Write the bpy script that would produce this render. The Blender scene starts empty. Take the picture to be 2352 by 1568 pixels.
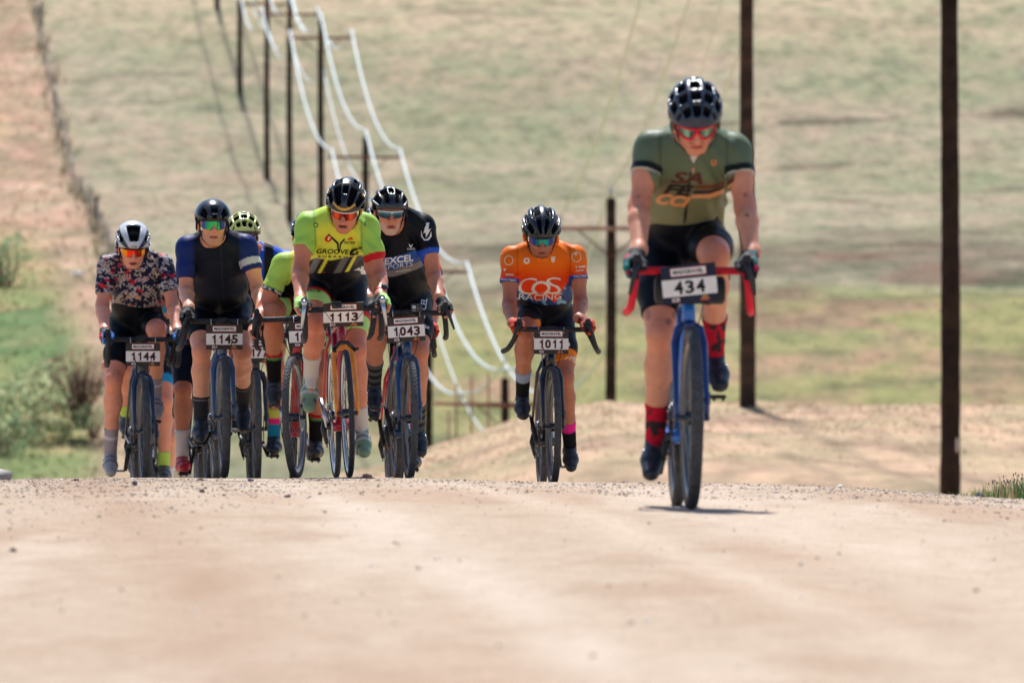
import bpy, math, random
import numpy as np
from mathutils import Vector, Matrix
from mathutils.bvhtree import BVHTree

S = bpy.context.scene
COL = S.collection
random.seed(7)
RNG = np.random.default_rng(11)

# ------------------------------------------------------------------ camera, sky, sun, exposure
CZ = 0.50                                    # eye height; heights below are written relative to it
FPX = 2352 * 300 / 36.0                      # focal length in the units the layout was measured in
HX, HY = 1176.0, 880.0                       # vanishing point of the view direction
cam_d = bpy.data.cameras.new("camera")
cam_d.lens = 300; cam_d.sensor_width = 36; cam_d.clip_start = 0.5; cam_d.clip_end = 6000
cam_d.dof.use_dof = True; cam_d.dof.focus_distance = 46.8; cam_d.dof.aperture_fstop = 7.3
cam = bpy.data.objects.new("camera", cam_d); COL.objects.link(cam)
cam.location = (0, 0, CZ)
cam.rotation_euler = (math.pi / 2 + math.atan((HY - 784) / FPX), 0, 0)
S.camera = cam

SUN_EL, SUN_AZ = math.radians(60), math.radians(-4)       # high behind the riders
W = bpy.data.worlds.new("World"); S.world = W; W.use_nodes = True
nt = W.node_tree; bg = nt.nodes["Background"]
sky = nt.nodes.new("ShaderNodeTexSky"); sky.sky_type = 'NISHITA'; sky.sun_disc = False
sky.sun_elevation = SUN_EL; sky.sun_rotation = SUN_AZ % (2 * math.pi); sky.altitude = 1800; sky.dust_density = 2.0; sky.air_density = 1.0
nt.links.new(sky.outputs[0], bg.inputs[0]); bg.inputs[1].default_value = 0.105
sd = bpy.data.lights.new("sun", 'SUN'); sd.energy = 4.9; sd.angle = math.radians(2.0); sd.color = (1.0, 0.975, 0.94)
sun = bpy.data.objects.new("sun", sd); COL.objects.link(sun)
sv = Vector((math.sin(SUN_AZ) * math.cos(SUN_EL), math.cos(SUN_AZ) * math.cos(SUN_EL), math.sin(SUN_EL)))
sun.rotation_euler = (-sv).to_track_quat('-Z', 'Y').to_euler(); sun.location = (20, 60, 80)
S.view_settings.view_transform = 'Standard'; S.view_settings.look = 'None'
S.view_settings.exposure = 0.44; S.view_settings.gamma = 1.0; S.view_settings.use_curve_mapping = False
S.render.engine = 'CYCLES'
S.cycles.use_denoising = True
S.cycles.max_bounces = 6; S.cycles.diffuse_bounces = 4; S.cycles.glossy_bounces = 3
S.cycles.caustics_reflective = False; S.cycles.caustics_refractive = False

# ------------------------------------------------------------------ helpers
def lin1(c):
    c = c / 255.0
    return c / 12.92 if c <= 0.04045 else ((c + 0.055) / 1.055) ** 2.4
def lin(r, g, b, k=1.0):
    return np.array([lin1(r) * k, lin1(g) * k, lin1(b) * k])
def ss(a, b, x):
    t = np.clip((x - a) / (b - a + 1e-12), 0, 1); return t * t * (3 - 2 * t)
def mixc(c, d, m):
    m = np.asarray(m)[..., None]; return c * (1 - m) + d * m

def hash2(ix, iy, seed):
    h = (ix.astype(np.int64) * 374761393 + iy.astype(np.int64) * 668265263 + seed * 1442695041) & 0x7fffffff
    h = ((h ^ (h >> 13)) * 1274126177) & 0x7fffffff
    h = (h ^ (h >> 16)) & 0xffff
    return h / 65535.0
def vnoise(x, y, seed=0):
    ix, iy = np.floor(x), np.floor(y); fx, fy = x - ix, y - iy
    fx = fx * fx * (3 - 2 * fx); fy = fy * fy * (3 - 2 * fy)
    a = hash2(ix, iy, seed); b = hash2(ix + 1, iy, seed); c = hash2(ix, iy + 1, seed); d = hash2(ix + 1, iy + 1, seed)
    return (a * (1 - fx) + b * fx) * (1 - fy) + (c * (1 - fx) + d * fx) * fy
def fbm(x, y, seed=0, o=4):
    s = 0; a = 1; t = 0
    for i in range(o):
        s = s + a * (vnoise(x, y, seed + i * 17) - 0.5); t += a; a *= 0.55; x = x * 2.03 + 3.1; y = y * 2.03 + 1.7
    return s / t * 2

def mesh_np(name, v, faces, cols=None, mat=None, smooth=True, parent=None, link=True):
    """v (N,3); faces (M,k) array, or list of such arrays."""
    me = bpy.data.meshes.new(name)
    v = np.asarray(v, np.float32)
    fl = faces if isinstance(faces, list) else [faces]
    fl = [np.asarray(f, np.int32) for f in fl if len(f)]
    me.vertices.add(len(v)); me.vertices.foreach_set("co", v.ravel())
    nl = sum(f.size for f in fl); npoly = sum(len(f) for f in fl)
    me.loops.add(nl); me.polygons.add(npoly)
    if nl:
        me.loops.foreach_set("vertex_index", np.concatenate([f.ravel() for f in fl]))
        ls = []; o = 0
        for f in fl:
            ls.append(o + np.arange(len(f), dtype=np.int32) * f.shape[1]); o += f.size
        me.polygons.foreach_set("loop_start", np.concatenate(ls).astype(np.int32))
        me.polygons.foreach_set("use_smooth", np.full(npoly, bool(smooth)))
    me.update(calc_edges=True)
    if cols is not None:
        cols = np.asarray(cols, np.float32)
        if cols.ndim == 1: cols = np.tile(cols, (len(v), 1))
        al = cols[:, 3:4] if cols.shape[1] == 4 else np.ones((len(v), 1), np.float32)
        a = me.attributes.new("Col", 'FLOAT_COLOR', 'POINT')
        a.data.foreach_set("color", np.concatenate([cols[:, :3], al], 1).astype(np.float32).ravel())
    if mat: me.materials.append(mat)
    if not link: return me
    o = bpy.data.objects.new(name, me); COL.objects.link(o)
    if parent: o.parent = parent
    return o

def empty(name, parent=None, loc=(0, 0, 0)):
    o = bpy.data.objects.new(name, None); COL.objects.link(o); o.location = loc; o.empty_display_size = 0.2
    if parent: o.parent = parent
    return o
def tag(o, label=None, cat=None, group=None, kind=None):
    if label: o["label"] = label
    if cat: o["category"] = cat
    if group: o["group"] = group
    if kind: o["kind"] = kind
    return o

class MB:
    """collects simple shapes into one mesh with per-vertex colour"""
    def __init__(s): s.v = []; s.q = []; s.t = []; s.c = []; s.n = 0
    def add(s, v, quads=None, tris=None, col=(0.5, 0.5, 0.5)):
        v = np.asarray(v, float).reshape(-1, 3)
        if quads is not None and len(quads): s.q.append(np.asarray(quads) + s.n)
        if tris is not None and len(tris): s.t.append(np.asarray(tris) + s.n)
        c = np.asarray(col, float)
        s.c.append(np.tile(c, (len(v), 1)) if c.ndim == 1 else c)
        s.v.append(v); s.n += len(v); return s
    def tube(s, pts, rad, seg=8, col=(0.5, 0.5, 0.5), caps=True, flat=1.0, flatdir=None):
        P = np.asarray([tuple(p) for p in pts], float); n = len(P)
        R = np.full(n, rad, float) if np.isscalar(rad) else np.asarray(rad, float)
        T = np.gradient(P, axis=0); T /= np.linalg.norm(T, axis=1)[:, None] + 1e-12
        ref = np.array([0, 0, 1.0]) if flatdir is None else np.asarray(flatdir, float)
        if abs(T[0] @ ref) > 0.95: ref = np.array([1.0, 0, 0])
        u = np.cross(ref, T[0]); u /= np.linalg.norm(u)
        V = []
        for i in range(n):
            u = u - T[i] * (u @ T[i]); u /= np.linalg.norm(u) + 1e-12; w = np.cross(T[i], u)
            a = np.arange(seg) * 2 * math.pi / seg
            V.append(P[i] + R[i] * (np.cos(a)[:, None] * u * flat + np.sin(a)[:, None] * w))
        V = np.concatenate(V)
        k = np.arange(seg); k2 = (k + 1) % seg; Q = []
        for i in range(n - 1): Q.append(np.stack([i * seg + k, i * seg + k2, (i + 1) * seg + k2, (i + 1) * seg + k], 1))
        Q = np.concatenate(Q); tr = []
        if caps:
            V = np.concatenate([V, P[:1], P[-1:]])
            a = n * seg; tr = np.concatenate([np.stack([k2, k, np.full(seg, a)], 1), np.stack([(n - 1) * seg + k, (n - 1) * seg + k2, np.full(seg, a + 1)], 1)])
        return s.add(V, Q, tr, col)
    def box(s, c, size, col=(0.5, 0.5, 0.5), M=None, bev=0.0):
        h = np.asarray(size, float) / 2; c = np.asarray(c, float)
        b = min(bev, h.min() * 0.9)
        V = []
        if b <= 0:
            V = np.array([[x, y, z] for x in (-1, 1) for y in (-1, 1) for z in (-1, 1)], float) * h
            Q = [[0, 1, 3, 2], [4, 6, 7, 5], [0, 4, 5, 1], [2, 3, 7, 6], [0, 2, 6, 4], [1, 5, 7, 3]]; T = None
        else:
            idx = {}; Vl = []
            for x in (-1, 1):
                for y in (-1, 1):
                    for z in (-1, 1):
                        for ax in range(3):
                            p = np.array([x, y, z]) * (h - b); p[ax] = (x, y, z)[ax] * h[ax]
                            idx[(x, y, z, ax)] = len(Vl); Vl.append(p)
            V = np.array(Vl); Q = []; T = []
            for ax in range(3):
                o1, o2 = (ax + 1) % 3, (ax + 2) % 3
                for sg in (-1, 1):
                    def k(a, bb, axx, sg=sg, ax=ax, o1=o1, o2=o2):
                        t = [0, 0, 0]; t[ax] = sg; t[o1] = a; t[o2] = bb; return idx[(t[0], t[1], t[2], axx)]
                    q = [k(-1, -1, ax), k(1, -1, ax), k(1, 1, ax), k(-1, 1, ax)]; Q.append(q if sg > 0 else q[::-1])
                for a in (-1, 1):
                    for bb in (-1, 1):
                        def e(t, axx, a=a, bb=bb, ax=ax, o1=o1, o2=o2):
                            w = [0, 0, 0]; w[ax] = t; w[o1] = a; w[o2] = bb; return idx[(w[0], w[1], w[2], axx)]
                        q = [e(-1, o1), e(1, o1), e(1, o2), e(-1, o2)]; Q.append(q if a * bb < 0 else q[::-1])
            for x in (-1, 1):
                for y in (-1, 1):
                    for z in (-1, 1):
                        t = [idx[(x, y, z, 0)], idx[(x, y, z, 1)], idx[(x, y, z, 2)]]; T.append(t if x * y * z > 0 else t[::-1])
        if M is not None: V = V @ np.asarray(M).T
        return s.add(V + c, Q, T, col)
    def ball(s, c, r, col=(0.5, 0.5, 0.5), nu=10, nv=7, M=None):
        r = np.asarray([r] * 3 if np.isscalar(r) else r, float)
        V = [[0, 0, -1]]
        for i in range(1, nv):
            t = -math.pi / 2 + math.pi * i / nv
            for j in range(nu): V.append([math.cos(t) * math.cos(2 * math.pi * j / nu), math.cos(t) * math.sin(2 * math.pi * j / nu), math.sin(t)])
        V.append([0, 0, 1]); V = np.array(V) * r
        if M is not None: V = V @ np.asarray(M).T
        Q = []; T = []
        for j in range(nu):
            T.append([0, 1 + (j + 1) % nu, 1 + j]); k = 1 + (nv - 2) * nu; T.append([k + j, k + (j + 1) % nu, len(V) - 1])
            for i in range(nv - 2): a = 1 + i * nu; Q.append([a + j, a + (j + 1) % nu, a + nu + (j + 1) % nu, a + nu + j])
        return s.add(V + np.asarray(c), Q, T, col)
    def ring(s, c, prof, seg=48, col=(0.5, 0.5, 0.5), closed=True):
        """lathe about the x axis through c: prof = list of (x, r)"""
        pr = np.asarray(prof, float); m = len(pr); a = np.arange(seg) * 2 * math.pi / seg
        V = np.stack([np.tile(pr[:, 0], seg), np.repeat(np.sin(a), m) * np.tile(pr[:, 1], seg), np.repeat(np.cos(a), m) * np.tile(pr[:, 1], seg)], 1) + np.asarray(c)
        Q = []
        for i in range(seg):
            j = (i + 1) % seg
            for k in range(m if closed else m - 1):
                l = (k + 1) % m; Q.append([i * m + k, i * m + l, j * m + l, j * m + k])
        c2 = np.asarray(col, float)
        if c2.ndim == 2: c2 = np.tile(c2, (seg, 1))
        return s.add(V, Q, None, c2)
    def build(s, name, mat, parent=None, smooth=True, M=None):
        v = np.concatenate(s.v)
        if M is not None: v = v @ np.array(M)[:3, :3].T + np.array(M)[:3, 3]
        fl = ([np.concatenate(s.q)] if s.q else []) + ([np.concatenate(s.t)] if s.t else [])
        return mesh_np(name, v, fl, np.concatenate(s.c), mat, smooth, parent)

def nodemat(name):
    m = bpy.data.materials.new(name); m.use_nodes = True
    return m, m.node_tree.nodes, m.node_tree.links, m.node_tree.nodes["Principled BSDF"]
_mats = {}
def amat(name, rough=0.6, metal=0.0, spec=0.5, bump=0.0, bscale=300.0, coat=0.0, vary=0.0, vscale=60.0, sheen=0.0, sss=0.0, gloss_alpha=False):
    """material whose colour is the object's own painted colour, with fine grain"""
    if name in _mats: return _mats[name]
    m, N, L, b = nodemat(name)
    at = N.new("ShaderNodeAttribute"); at.attribute_name = "Col"
    b.inputs["Roughness"].default_value = rough; b.inputs["Metallic"].default_value = metal
    b.inputs["Specular IOR Level"].default_value = spec
    b.inputs["Coat Weight"].default_value = coat; b.inputs["Coat Roughness"].default_value = 0.08
    if sheen: b.inputs["Sheen Weight"].default_value = sheen; b.inputs["Sheen Roughness"].default_value = 0.4
    if sss:
        b.inputs["Subsurface Weight"].default_value = sss; b.inputs["Subsurface Radius"].default_value = (1.0, 0.35, 0.2)
        b.inputs["Subsurface Scale"].default_value = 0.012
    src = at.outputs["Color"]
    tc = N.new("ShaderNodeTexCoord")
    if vary:
        n = N.new("ShaderNodeTexNoise"); n.inputs["Scale"].default_value = vscale; n.inputs["Detail"].default_value = 4
        L.new(tc.outputs["Object"], n.inputs["Vector"])
        mr = N.new("ShaderNodeMapRange"); mr.inputs[1].default_value = 0.3; mr.inputs[2].default_value = 0.7
        mr.inputs[3].default_value = 1 - vary; mr.inputs[4].default_value = 1 + vary
        L.new(n.outputs[0], mr.inputs[0])
        mx = N.new("ShaderNodeMix"); mx.data_type = 'RGBA'; mx.blend_type = 'MULTIPLY'; mx.inputs[0].default_value = 1
        L.new(src, mx.inputs[6]); L.new(mr.outputs[0], mx.inputs[7]); src = mx.outputs[2]
    L.new(src, b.inputs["Base Color"])
    if bump:
        n = N.new("ShaderNodeTexNoise"); n.inputs["Scale"].default_value = bscale; n.inputs["Detail"].default_value = 3
        L.new(tc.outputs["Object"], n.inputs["Vector"])
        bp = N.new("ShaderNodeBump"); bp.inputs["Strength"].default_value = bump; bp.inputs["Distance"].default_value = 0.01
        L.new(n.outputs[0], bp.inputs["Height"]); L.new(bp.outputs[0], b.inputs["Normal"])
    if gloss_alpha:
        for inp, k in (("Specular IOR Level", spec), ("Coat Weight", coat)):
            mu = N.new("ShaderNodeMath"); mu.operation = 'MULTIPLY'; mu.inputs[1].default_value = k; L.new(at.outputs["Alpha"], mu.inputs[0]); L.new(mu.outputs[0], b.inputs[inp])
    _mats[name] = m
    return m
# ------------------------------------------------------------------ the lie of the land (heights relative to the eye)
def curve(xs, ys):
    xs = np.array(xs, float); ys = np.array(ys, float)
    h = np.diff(xs); d = np.diff(ys) / h; m = np.zeros_like(ys)
    m[1:-1] = np.where(d[:-1] * d[1:] > 0, (h[:-1] + h[1:]) / (h[:-1] / np.where(d[1:] == 0, 1, d[1:]) + h[1:] / np.where(d[:-1] == 0, 1, d[:-1]) + 1e-12), 0)
    m[0], m[-1] = d[0], d[-1]
    def f(x):
        x = np.clip(np.asarray(x, float), xs[0], xs[-1]); i = np.clip(np.searchsorted(xs, x) - 1, 0, len(h) - 1)
        t = (x - xs[i]) / h[i]
        return (1 + 2 * t) * (1 - t) ** 2 * ys[i] + t * (1 - t) ** 2 * h[i] * m[i] + t * t * (3 - 2 * t) * ys[i + 1] + t * t * (t - 1) * h[i] * m[i + 1]
    return f
P_road = curve([-300, 0, 18.5, 24.5, 32.7, 38, 42, 45, 48.5, 50.4, 52.7, 56, 62, 80, 110, 140, 180, 220, 245, 265, 285, 300, 315, 350, 385, 420, 455, 490, 520, 600, 800, 1500, 3000],
               [-1.2, -0.86, -0.64, -0.575, -0.472, -0.455, -0.475, -0.507, -0.55, -0.592, -0.645, -0.75, -1.05, -2.2, -4.2, -6, -8, -9.5, -9.5, -7.4, -3.9, -2.0, 0.2, 4.5, 7.3, 10.1, 15, 21, 26, 40, 70, 130, 160])
def road_x(y): return -1.3 - 0.065 * (y - 45) - 14.0 * ss(140, 290, y)
def fence_x(y): return -10.8 - 0.0805 * (y - 285)
RH = 3.75
def land(x, y, carve=True):
    x = np.asarray(x, float); y = np.asarray(y, float)
    z = P_road(y)
    far = ss(60, 130, y)
    u = x - road_x(y)
    # crown of the road and the ditches beside it, near the crest
    near = 1 - far
    z = z + near * (-0.0053 * np.clip(u, -4, 4) ** 2)
    z = z - near * (0.35 * ss(4.4, 7.5, np.abs(u)) + 0.9 * ss(7, 30, np.abs(u)))
    z = z - near * 0.035 * ss(1.4, 2.6, x)
    # little rises under two of the wheels
    z = z + 0.034 * np.exp(-((x + 1.7) / 0.5) ** 2 - ((y - 49.6) / 1.2) ** 2)
    # rolling hill side
    hill = ss(270, 420, y)
    z = z + hill * (1.2 * fbm(x / 70.0, y / 60.0, 3, 3) + 0.35 * fbm(x / 11.0, y / 9.0, 5, 3)) * (1 + ss(500, 1500, y) * 5)
    z = z + hill * 0.02 * (x + 10) * ss(0, 60, np.abs(x + 10))
    # dry bank right of the road, this side of the dip
    rt = -0.36 - 0.215 * np.clip(2.2 - x, 0, 40) ** 1.12 * ss(3.5, -1, x) - 0.012 * np.clip(x - 5, 0, 60)
    rt = rt + 0.10 * fbm(x / 1.7, y / 6.0, 21, 4)
    bank = rt - np.where(y < 178, (178 - y) * 0.040, (y - 178) * 0.16 + ((y - 178) / 14) ** 2 * 0.2)
    bank = bank + 0.07 * fbm(x / 4.0, y / 5.0, 9, 4) + 0.04 * fbm(x / 0.7, y / 1.2, 19, 3)
    k = 0.5
    hmix = np.clip(0.5 + 0.5 * (bank - z) / k, 0, 1)
    w = ss(95, 130, y)
    zb = z * (1 - hmix) + bank * hmix + k * hmix * (1 - hmix)
    z = z * (1 - w) + zb * w
    z = z + 0.05 * far * fbm(x / 1.5, y / 1.5, 31, 3)
    if carve:
        z = z - 0.09 * ss(RH + 0.15, RH - 0.15, np.abs(u)) * np.where(y < 600, 1, 0)
    return z
def bank_mask(x, y):
    z = P_road(y)
    rt = -0.36 - 0.215 * np.clip(2.2 - x, 0, 40) ** 1.12 * ss(3.5, -1, x)
    bank = rt - np.where(y < 178, (178 - y) * 0.040, (y - 178) * 0.2)
    return ss(-0.35, 0.1, bank - z) * ss(70, 100, y)

def grid(xs, ys, zf):
    X, Y = np.meshgrid(xs, ys); Z = zf(X, Y) + CZ
    v = np.stack([X.ravel(), Y.ravel(), Z.ravel()], 1); nx, ny = len(xs), len(ys)
    i = (np.arange(ny - 1)[:, None] * nx + np.arange(nx - 1)).ravel()
    return v, np.stack([i, i + 1, i + nx + 1, i + nx], 1)

# ---- ground sheet
ys = np.concatenate([np.arange(-60, 12, 6), np.arange(12, 62, 1.0), np.arange(62, 150, 1.5), np.arange(150, 195, 0.5), np.arange(195, 270, 2.5), np.arange(270, 560, 1.5), np.arange(560, 900, 8), np.arange(900, 3001, 100)]).astype(float)
xs = np.concatenate([-np.geomspace(60, 1800, 22)[::-1], np.arange(-58, -16, 1.2), np.arange(-16, 16, 0.5), np.arange(16, 60, 1.2), np.geomspace(62, 1800, 22)]).astype(float)
v, q = grid(xs, ys, land)
x, y = v[:, 0], v[:, 1]
green = lin(140, 140, 112); olive = lin(104, 102, 76); pink = lin(170, 140, 124); dark = lin(92, 90, 70); pale = lin(160, 150, 128); straw = lin(178, 162, 136)
n1 = fbm(x / 24, y / 40, 41, 4); n2 = fbm(x / 10, y / 16, 43, 5); n3 = fbm(x / 60, y / 70, 47, 3); n4 = fbm(x / 12, y / 10, 49, 4)
c = np.tile(pale, (len(v), 1))
c = mixc(c, green, ss(-0.05, 0.4, n1) * 0.8); c = mixc(c, pink, ss(0.06, 0.45, n2) * 0.32); c = mixc(c, straw, ss(0.05, 0.4, n3) * 0.7)
c = mixc(c, lin(146, 126, 106), ss(0.15, 0.45, n4) * 0.30 * ss(300, 330, y)); c = mixc(c, green * 0.85, ss(0.2, 0.5, fbm(x / 14, y / 18, 52, 4)) * 0.6)
# rougher, darker sward low on the slope at right; brown cut banks higher up
pt = fbm(x / 8, y / 14, 55, 4); pt2 = fbm(x / 3.5, y / 6, 57, 4)
zone = ss(-12, 6, x) * ss(376, 362, y + 14 * pt) * ss(334, 348, y + 14 * pt2)
c = mixc(c, lin(92, 86, 66), zone * ss(-0.2, 0.25, pt) * 0.85); c = mixc(c, lin(158, 122, 106), zone * ss(0.08, 0.4, pt2) * 0.7)
z2 = ss(344, 334, y + 8 * pt) * ss(292, 300, y); c = mixc(c, lin(152, 146, 98), z2 * (0.5 + 0.4 * ss(-0.2, 0.3, n1)) * ss(-14, -2, x)); c = mixc(c, lin(168, 134, 116), z2 * ss(0.0, 0.4, pt2) * 0.7); c = mixc(c, lin(104, 104, 76), z2 * ss(0.1, 0.45, fbm(x / 5, y / 3, 59, 4)) * 0.7)
for (yb, x0, x1, wd, dk_) in ((443, 9, 44, 1.3, .9), (446, 24, 44, 2.6, .9), (428, 12, 19, 1.2, .8), (407, 1, 8, 1.5, .7), (401, 8, 18, 1.2, .8), (395, 14, 22, 1.0, .6), (488, -6, 3, 2.4, .5), (392, -16, -6, 1.6, .4), (462, -30, -12, 2.0, .4), (412, 20, 40, 1.6, .5), (374, 6, 30, 1.0, .6), (366, -4, 12, 1.4, .6)):
    m = np.exp(-((y - yb - 2.4 * fbm(x / 6, y * 0, 51 + x0, 3) - 0.08 * (x - x0)) / wd) ** 2) * ss(x0, x0 + 2, x) * ss(x1, x1 - 3, x) * ss(-0.25, 0.15, fbm(x / 3, y / 3, 53, 3))
    c = mixc(c, lin(84, 76, 60), m * dk_)
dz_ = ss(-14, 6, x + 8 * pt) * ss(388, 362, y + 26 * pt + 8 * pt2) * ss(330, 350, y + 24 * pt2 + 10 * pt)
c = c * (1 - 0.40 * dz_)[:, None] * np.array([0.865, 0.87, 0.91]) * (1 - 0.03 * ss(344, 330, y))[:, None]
bm = bank_mask(x, y)
bm = np.maximum(bm, ss(95, 110, y) * ss(196, 186, y) * ss(-7, -5, x))
bank_c = lin(180, 156, 134); c = mixc(c, bank_c, bm)
c = mixc(c, lin(154, 130, 114), bm * ss(0.05, 0.45, fbm(x / 1.6, y / 2.2, 61, 4)) * 0.7)
# strip between the road and the fence, bare and pinkish; rank growth low on the left
fx = fence_x(y); farv = ss(268, 286, y)
strip = ss(fx + 0.6, fx - 0.6, x + 0.5 * n2) * farv
c = mixc(c, lin(166, 138, 120), strip * (0.75 + 0.25 * ss(-0.2, 0.2, n2)))
c = mixc(c, lin(140, 118, 102), strip * ss(0.0, 0.4, fbm(x / 1.4, y / 6.0, 73, 4)) * 0.8)
c = mixc(c, lin(180, 156, 138), strip * ss(0.05, 0.4, fbm(x / 1.1, y / 9.0, 75, 3)) * 0.7)
lw = strip * ss(fx - 2.2, fx - 4.0, x + 1.3 * n1 + 1.0 * n2)
c = mixc(c, lin(150, 142, 96), lw * ss(392, 366, y + 10 * n2) * 0.8)
c = mixc(c, lin(112, 128, 84), lw * ss(352, 332, y + 12 * n1) * 0.85)
c = mixc(c, lin(92, 116, 76), lw * ss(352, 332, y) * ss(0.0, 0.35, fbm(x / 2.5, y / 9, 77, 3)) * 0.8)
c = mixc(c, lin(180, 150, 120), lw * ss(0.0, 0.4, fbm(x / 3, y / 7, 71, 3)) * 0.7)
vall = ss(200, 225, y) * ss(292, 280, y); c = mixc(c, lin(128, 130, 84), vall * (1 - bm) * 0.8)
m, N, L, b = nodemat("prairie_grass")
at = N.new("ShaderNodeAttribute"); at.attribute_name = "Col"; tc = N.new("ShaderNodeTexCoord")
n = N.new("ShaderNodeTexNoise"); n.inputs["Scale"].default_value = 0.9; n.inputs["Detail"].default_value = 9; n.inputs["Roughness"].default_value = 0.72
n_b = N.new("ShaderNodeTexNoise"); n_b.inputs["Scale"].default_value = 0.5; n_b.inputs["Detail"].default_value = 6
mp_ = N.new("ShaderNodeMapping"); mp_.inputs["Scale"].default_value = (1, 0.32, 0.6); L.new(tc.outputs["Object"], mp_.inputs["Vector"])
L.new(mp_.outputs[0], n.inputs["Vector"]); L.new(mp_.outputs[0], n_b.inputs["Vector"])
r1 = N.new("ShaderNodeValToRGB"); e = r1.color_ramp.elements
e[0].position = 0.30; e[0].color = (0.50, 0.53, 0.47, 1); e[1].position = 0.72; e[1].color = (1.42, 1.32, 1.28, 1)
r1.color_ramp.elements.new(0.5).color = (0.98, 0.98, 0.95, 1)
r2 = N.new("ShaderNodeValToRGB"); e = r2.color_ramp.elements
e[0].position = 0.36; e[0].color = (0.88, 0.95, 0.84, 1); e[1].position = 0.64; e[1].color = (1.10, 1.03, 1.00, 1)
L.new(n.outputs[0], r1.inputs[0]); L.new(n_b.outputs[0], r2.inputs[0])
def mul(a, b_):
    mx = N.new("ShaderNodeMix"); mx.data_type = 'RGBA'; mx.blend_type = 'MULTIPLY'; mx.inputs[0].default_value = 1
    L.new(a, mx.inputs[6]); L.new(b_, mx.inputs[7]); return mx.outputs[2]
L.new(mul(mul(at.outputs["Color"], r1.outputs[0]), r2.outputs[0]), b.inputs["Base Color"])
b.inputs["Roughness"].default_value = 0.95; b.inputs["Specular IOR Level"].default_value = 0.1
bp = N.new("ShaderNodeBump"); bp.inputs["Strength"].default_value = 0.6; bp.inputs["Distance"].default_value = 0.35
L.new(n.outputs[0], bp.inputs["Height"]); L.new(bp.outputs[0], b.inputs["Normal"])
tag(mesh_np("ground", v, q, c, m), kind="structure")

# ---- gravel road: fine near the crest, coarser down the dip and up the far hill
def road_surface(x, y):
    u = x - road_x(y)
    z = land(x, y, carve=False)
    z = z + 0.012 * fbm(x / 1.3, y / 2.5, 81, 3) + 0.006 * fbm(x / 0.22, y / 0.3, 83, 4)
    for uc, w, d in ((-1.75, 0.35, 0.012), (-0.2, 0.35, 0.014), (1.5, 0.4, 0.012)):
        z = z - d * np.exp(-((u - uc + 0.1 * fbm(y / 6, y * 0, 85, 2)) / w) ** 2)
    return z
def road_mesh(name, ys, du):
    us = np.arange(-RH, RH + 1e-6, du); U, Y = np.meshgrid(us, ys); X = U + road_x(Y)
    Z = road_surface(X, Y) + CZ + 0.004
    Z[:, 0] -= 0.12; Z[:, -1] -= 0.12
    v = np.stack([X.ravel(), Y.ravel(), Z.ravel()], 1); nx, ny = len(us), len(ys)
    i = (np.arange(ny - 1)[:, None] * nx + np.arange(nx - 1)).ravel()
    return v, np.stack([i, i + 1, i + nx + 1, i + nx], 1)
ya = np.concatenate([np.arange(2, 14, 0.25), np.arange(14, 62, 0.08)])
yb2 = np.concatenate([[ya[-1]], np.arange(64, 598, 2.0)])
v1, q1 = road_mesh("r", ya, 0.075); v2, q2 = road_mesh("r", yb2, 0.375)
v = np.concatenate([v1, v2]); q = np.concatenate([q1, q2 + len(v1)])
x, y = v[:, 0], v[:, 1]; u = x - road_x(y)
c = np.tile(lin(180, 162, 142), (len(v), 1))
c = mixc(c, lin(172, 146, 124), ss(-0.1, 0.4, fbm(x / 0.9, y / 5.0, 91, 4)) * 0.7)
c = mixc(c, lin(196, 180, 164), ss(0.05, 0.4, fbm(x / 0.5, y / 6.0, 93, 4)) * 0.6)
c = mixc(c, lin(160, 134, 112), ss(0.1, 0.5, fbm(x / 0.35, y / 1.2, 95, 4)) * 0.45)
for uc, w_, cc_ in ((-0.15, 0.16, lin(197, 182, 166)), (0.62, 0.10, lin(192, 175, 156)), (-1.0, 0.22, lin(164, 138, 116)), (1.35, 0.3, lin(194, 177, 159)), (-2.1, 0.35, lin(160, 136, 116))):
    c = mixc(c, cc_, np.exp(-((u - uc - 0.12 * fbm(y / 5, y * 0, 107, 2)) / w_) ** 2) * (0.55 + 0.4 * ss(-0.2, 0.3, fbm(x / 0.3, y / 2.5, 109, 3))))
far = ss(60, 110, y); c = mixc(c, lin(172, 134, 108), far); c = mixc(c, lin(146, 122, 98), far * ss(0.0, 0.35, fbm(x / 0.9, y / 7, 101, 4)) * 0.8); c = mixc(c, lin(186, 160, 140), far * ss(0.05, 0.4, fbm(x / 1.3, y / 9, 103, 4)) * 0.8); c = mixc(c, lin(122, 122, 84), far * ss(0.1, 0.4, fbm(x / 1.6, y / 11, 105, 4)) * ss(440, 380, y) * 0.7)
m, N, L, b = nodemat("gravel_road")
at = N.new("ShaderNodeAttribute"); at.attribute_name = "Col"; tc = N.new("ShaderNodeTexCoord")
n = N.new("ShaderNodeTexNoise"); n.inputs["Scale"].default_value = 55; n.inputs["Detail"].default_value = 6; n.inputs["Roughness"].default_value = 0.7
vo = N.new("ShaderNodeTexVoronoi"); vo.inputs["Scale"].default_value = 70
n3_ = N.new("ShaderNodeTexNoise"); n3_.inputs["Scale"].default_value = 9; n3_.inputs["Detail"].default_value = 5
for t in (n, vo, n3_): L.new(tc.outputs["Object"], t.inputs["Vector"])
r1 = N.new("ShaderNodeValToRGB"); e = r1.color_ramp.elements
e[0].position = 0.28; e[0].color = (0.62, 0.59, 0.56, 1); e[1].position = 0.70; e[1].color = (1.22, 1.20, 1.18, 1); r1.color_ramp.elements.new(0.46).color = (1, 1, 1, 1)
r3 = N.new("ShaderNodeValToRGB"); e = r3.color_ramp.elements
e[0].position = 0.35; e[0].color = (0.90, 0.87, 0.84, 1); e[1].position = 0.65; e[1].color = (1.07, 1.07, 1.08, 1)
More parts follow.
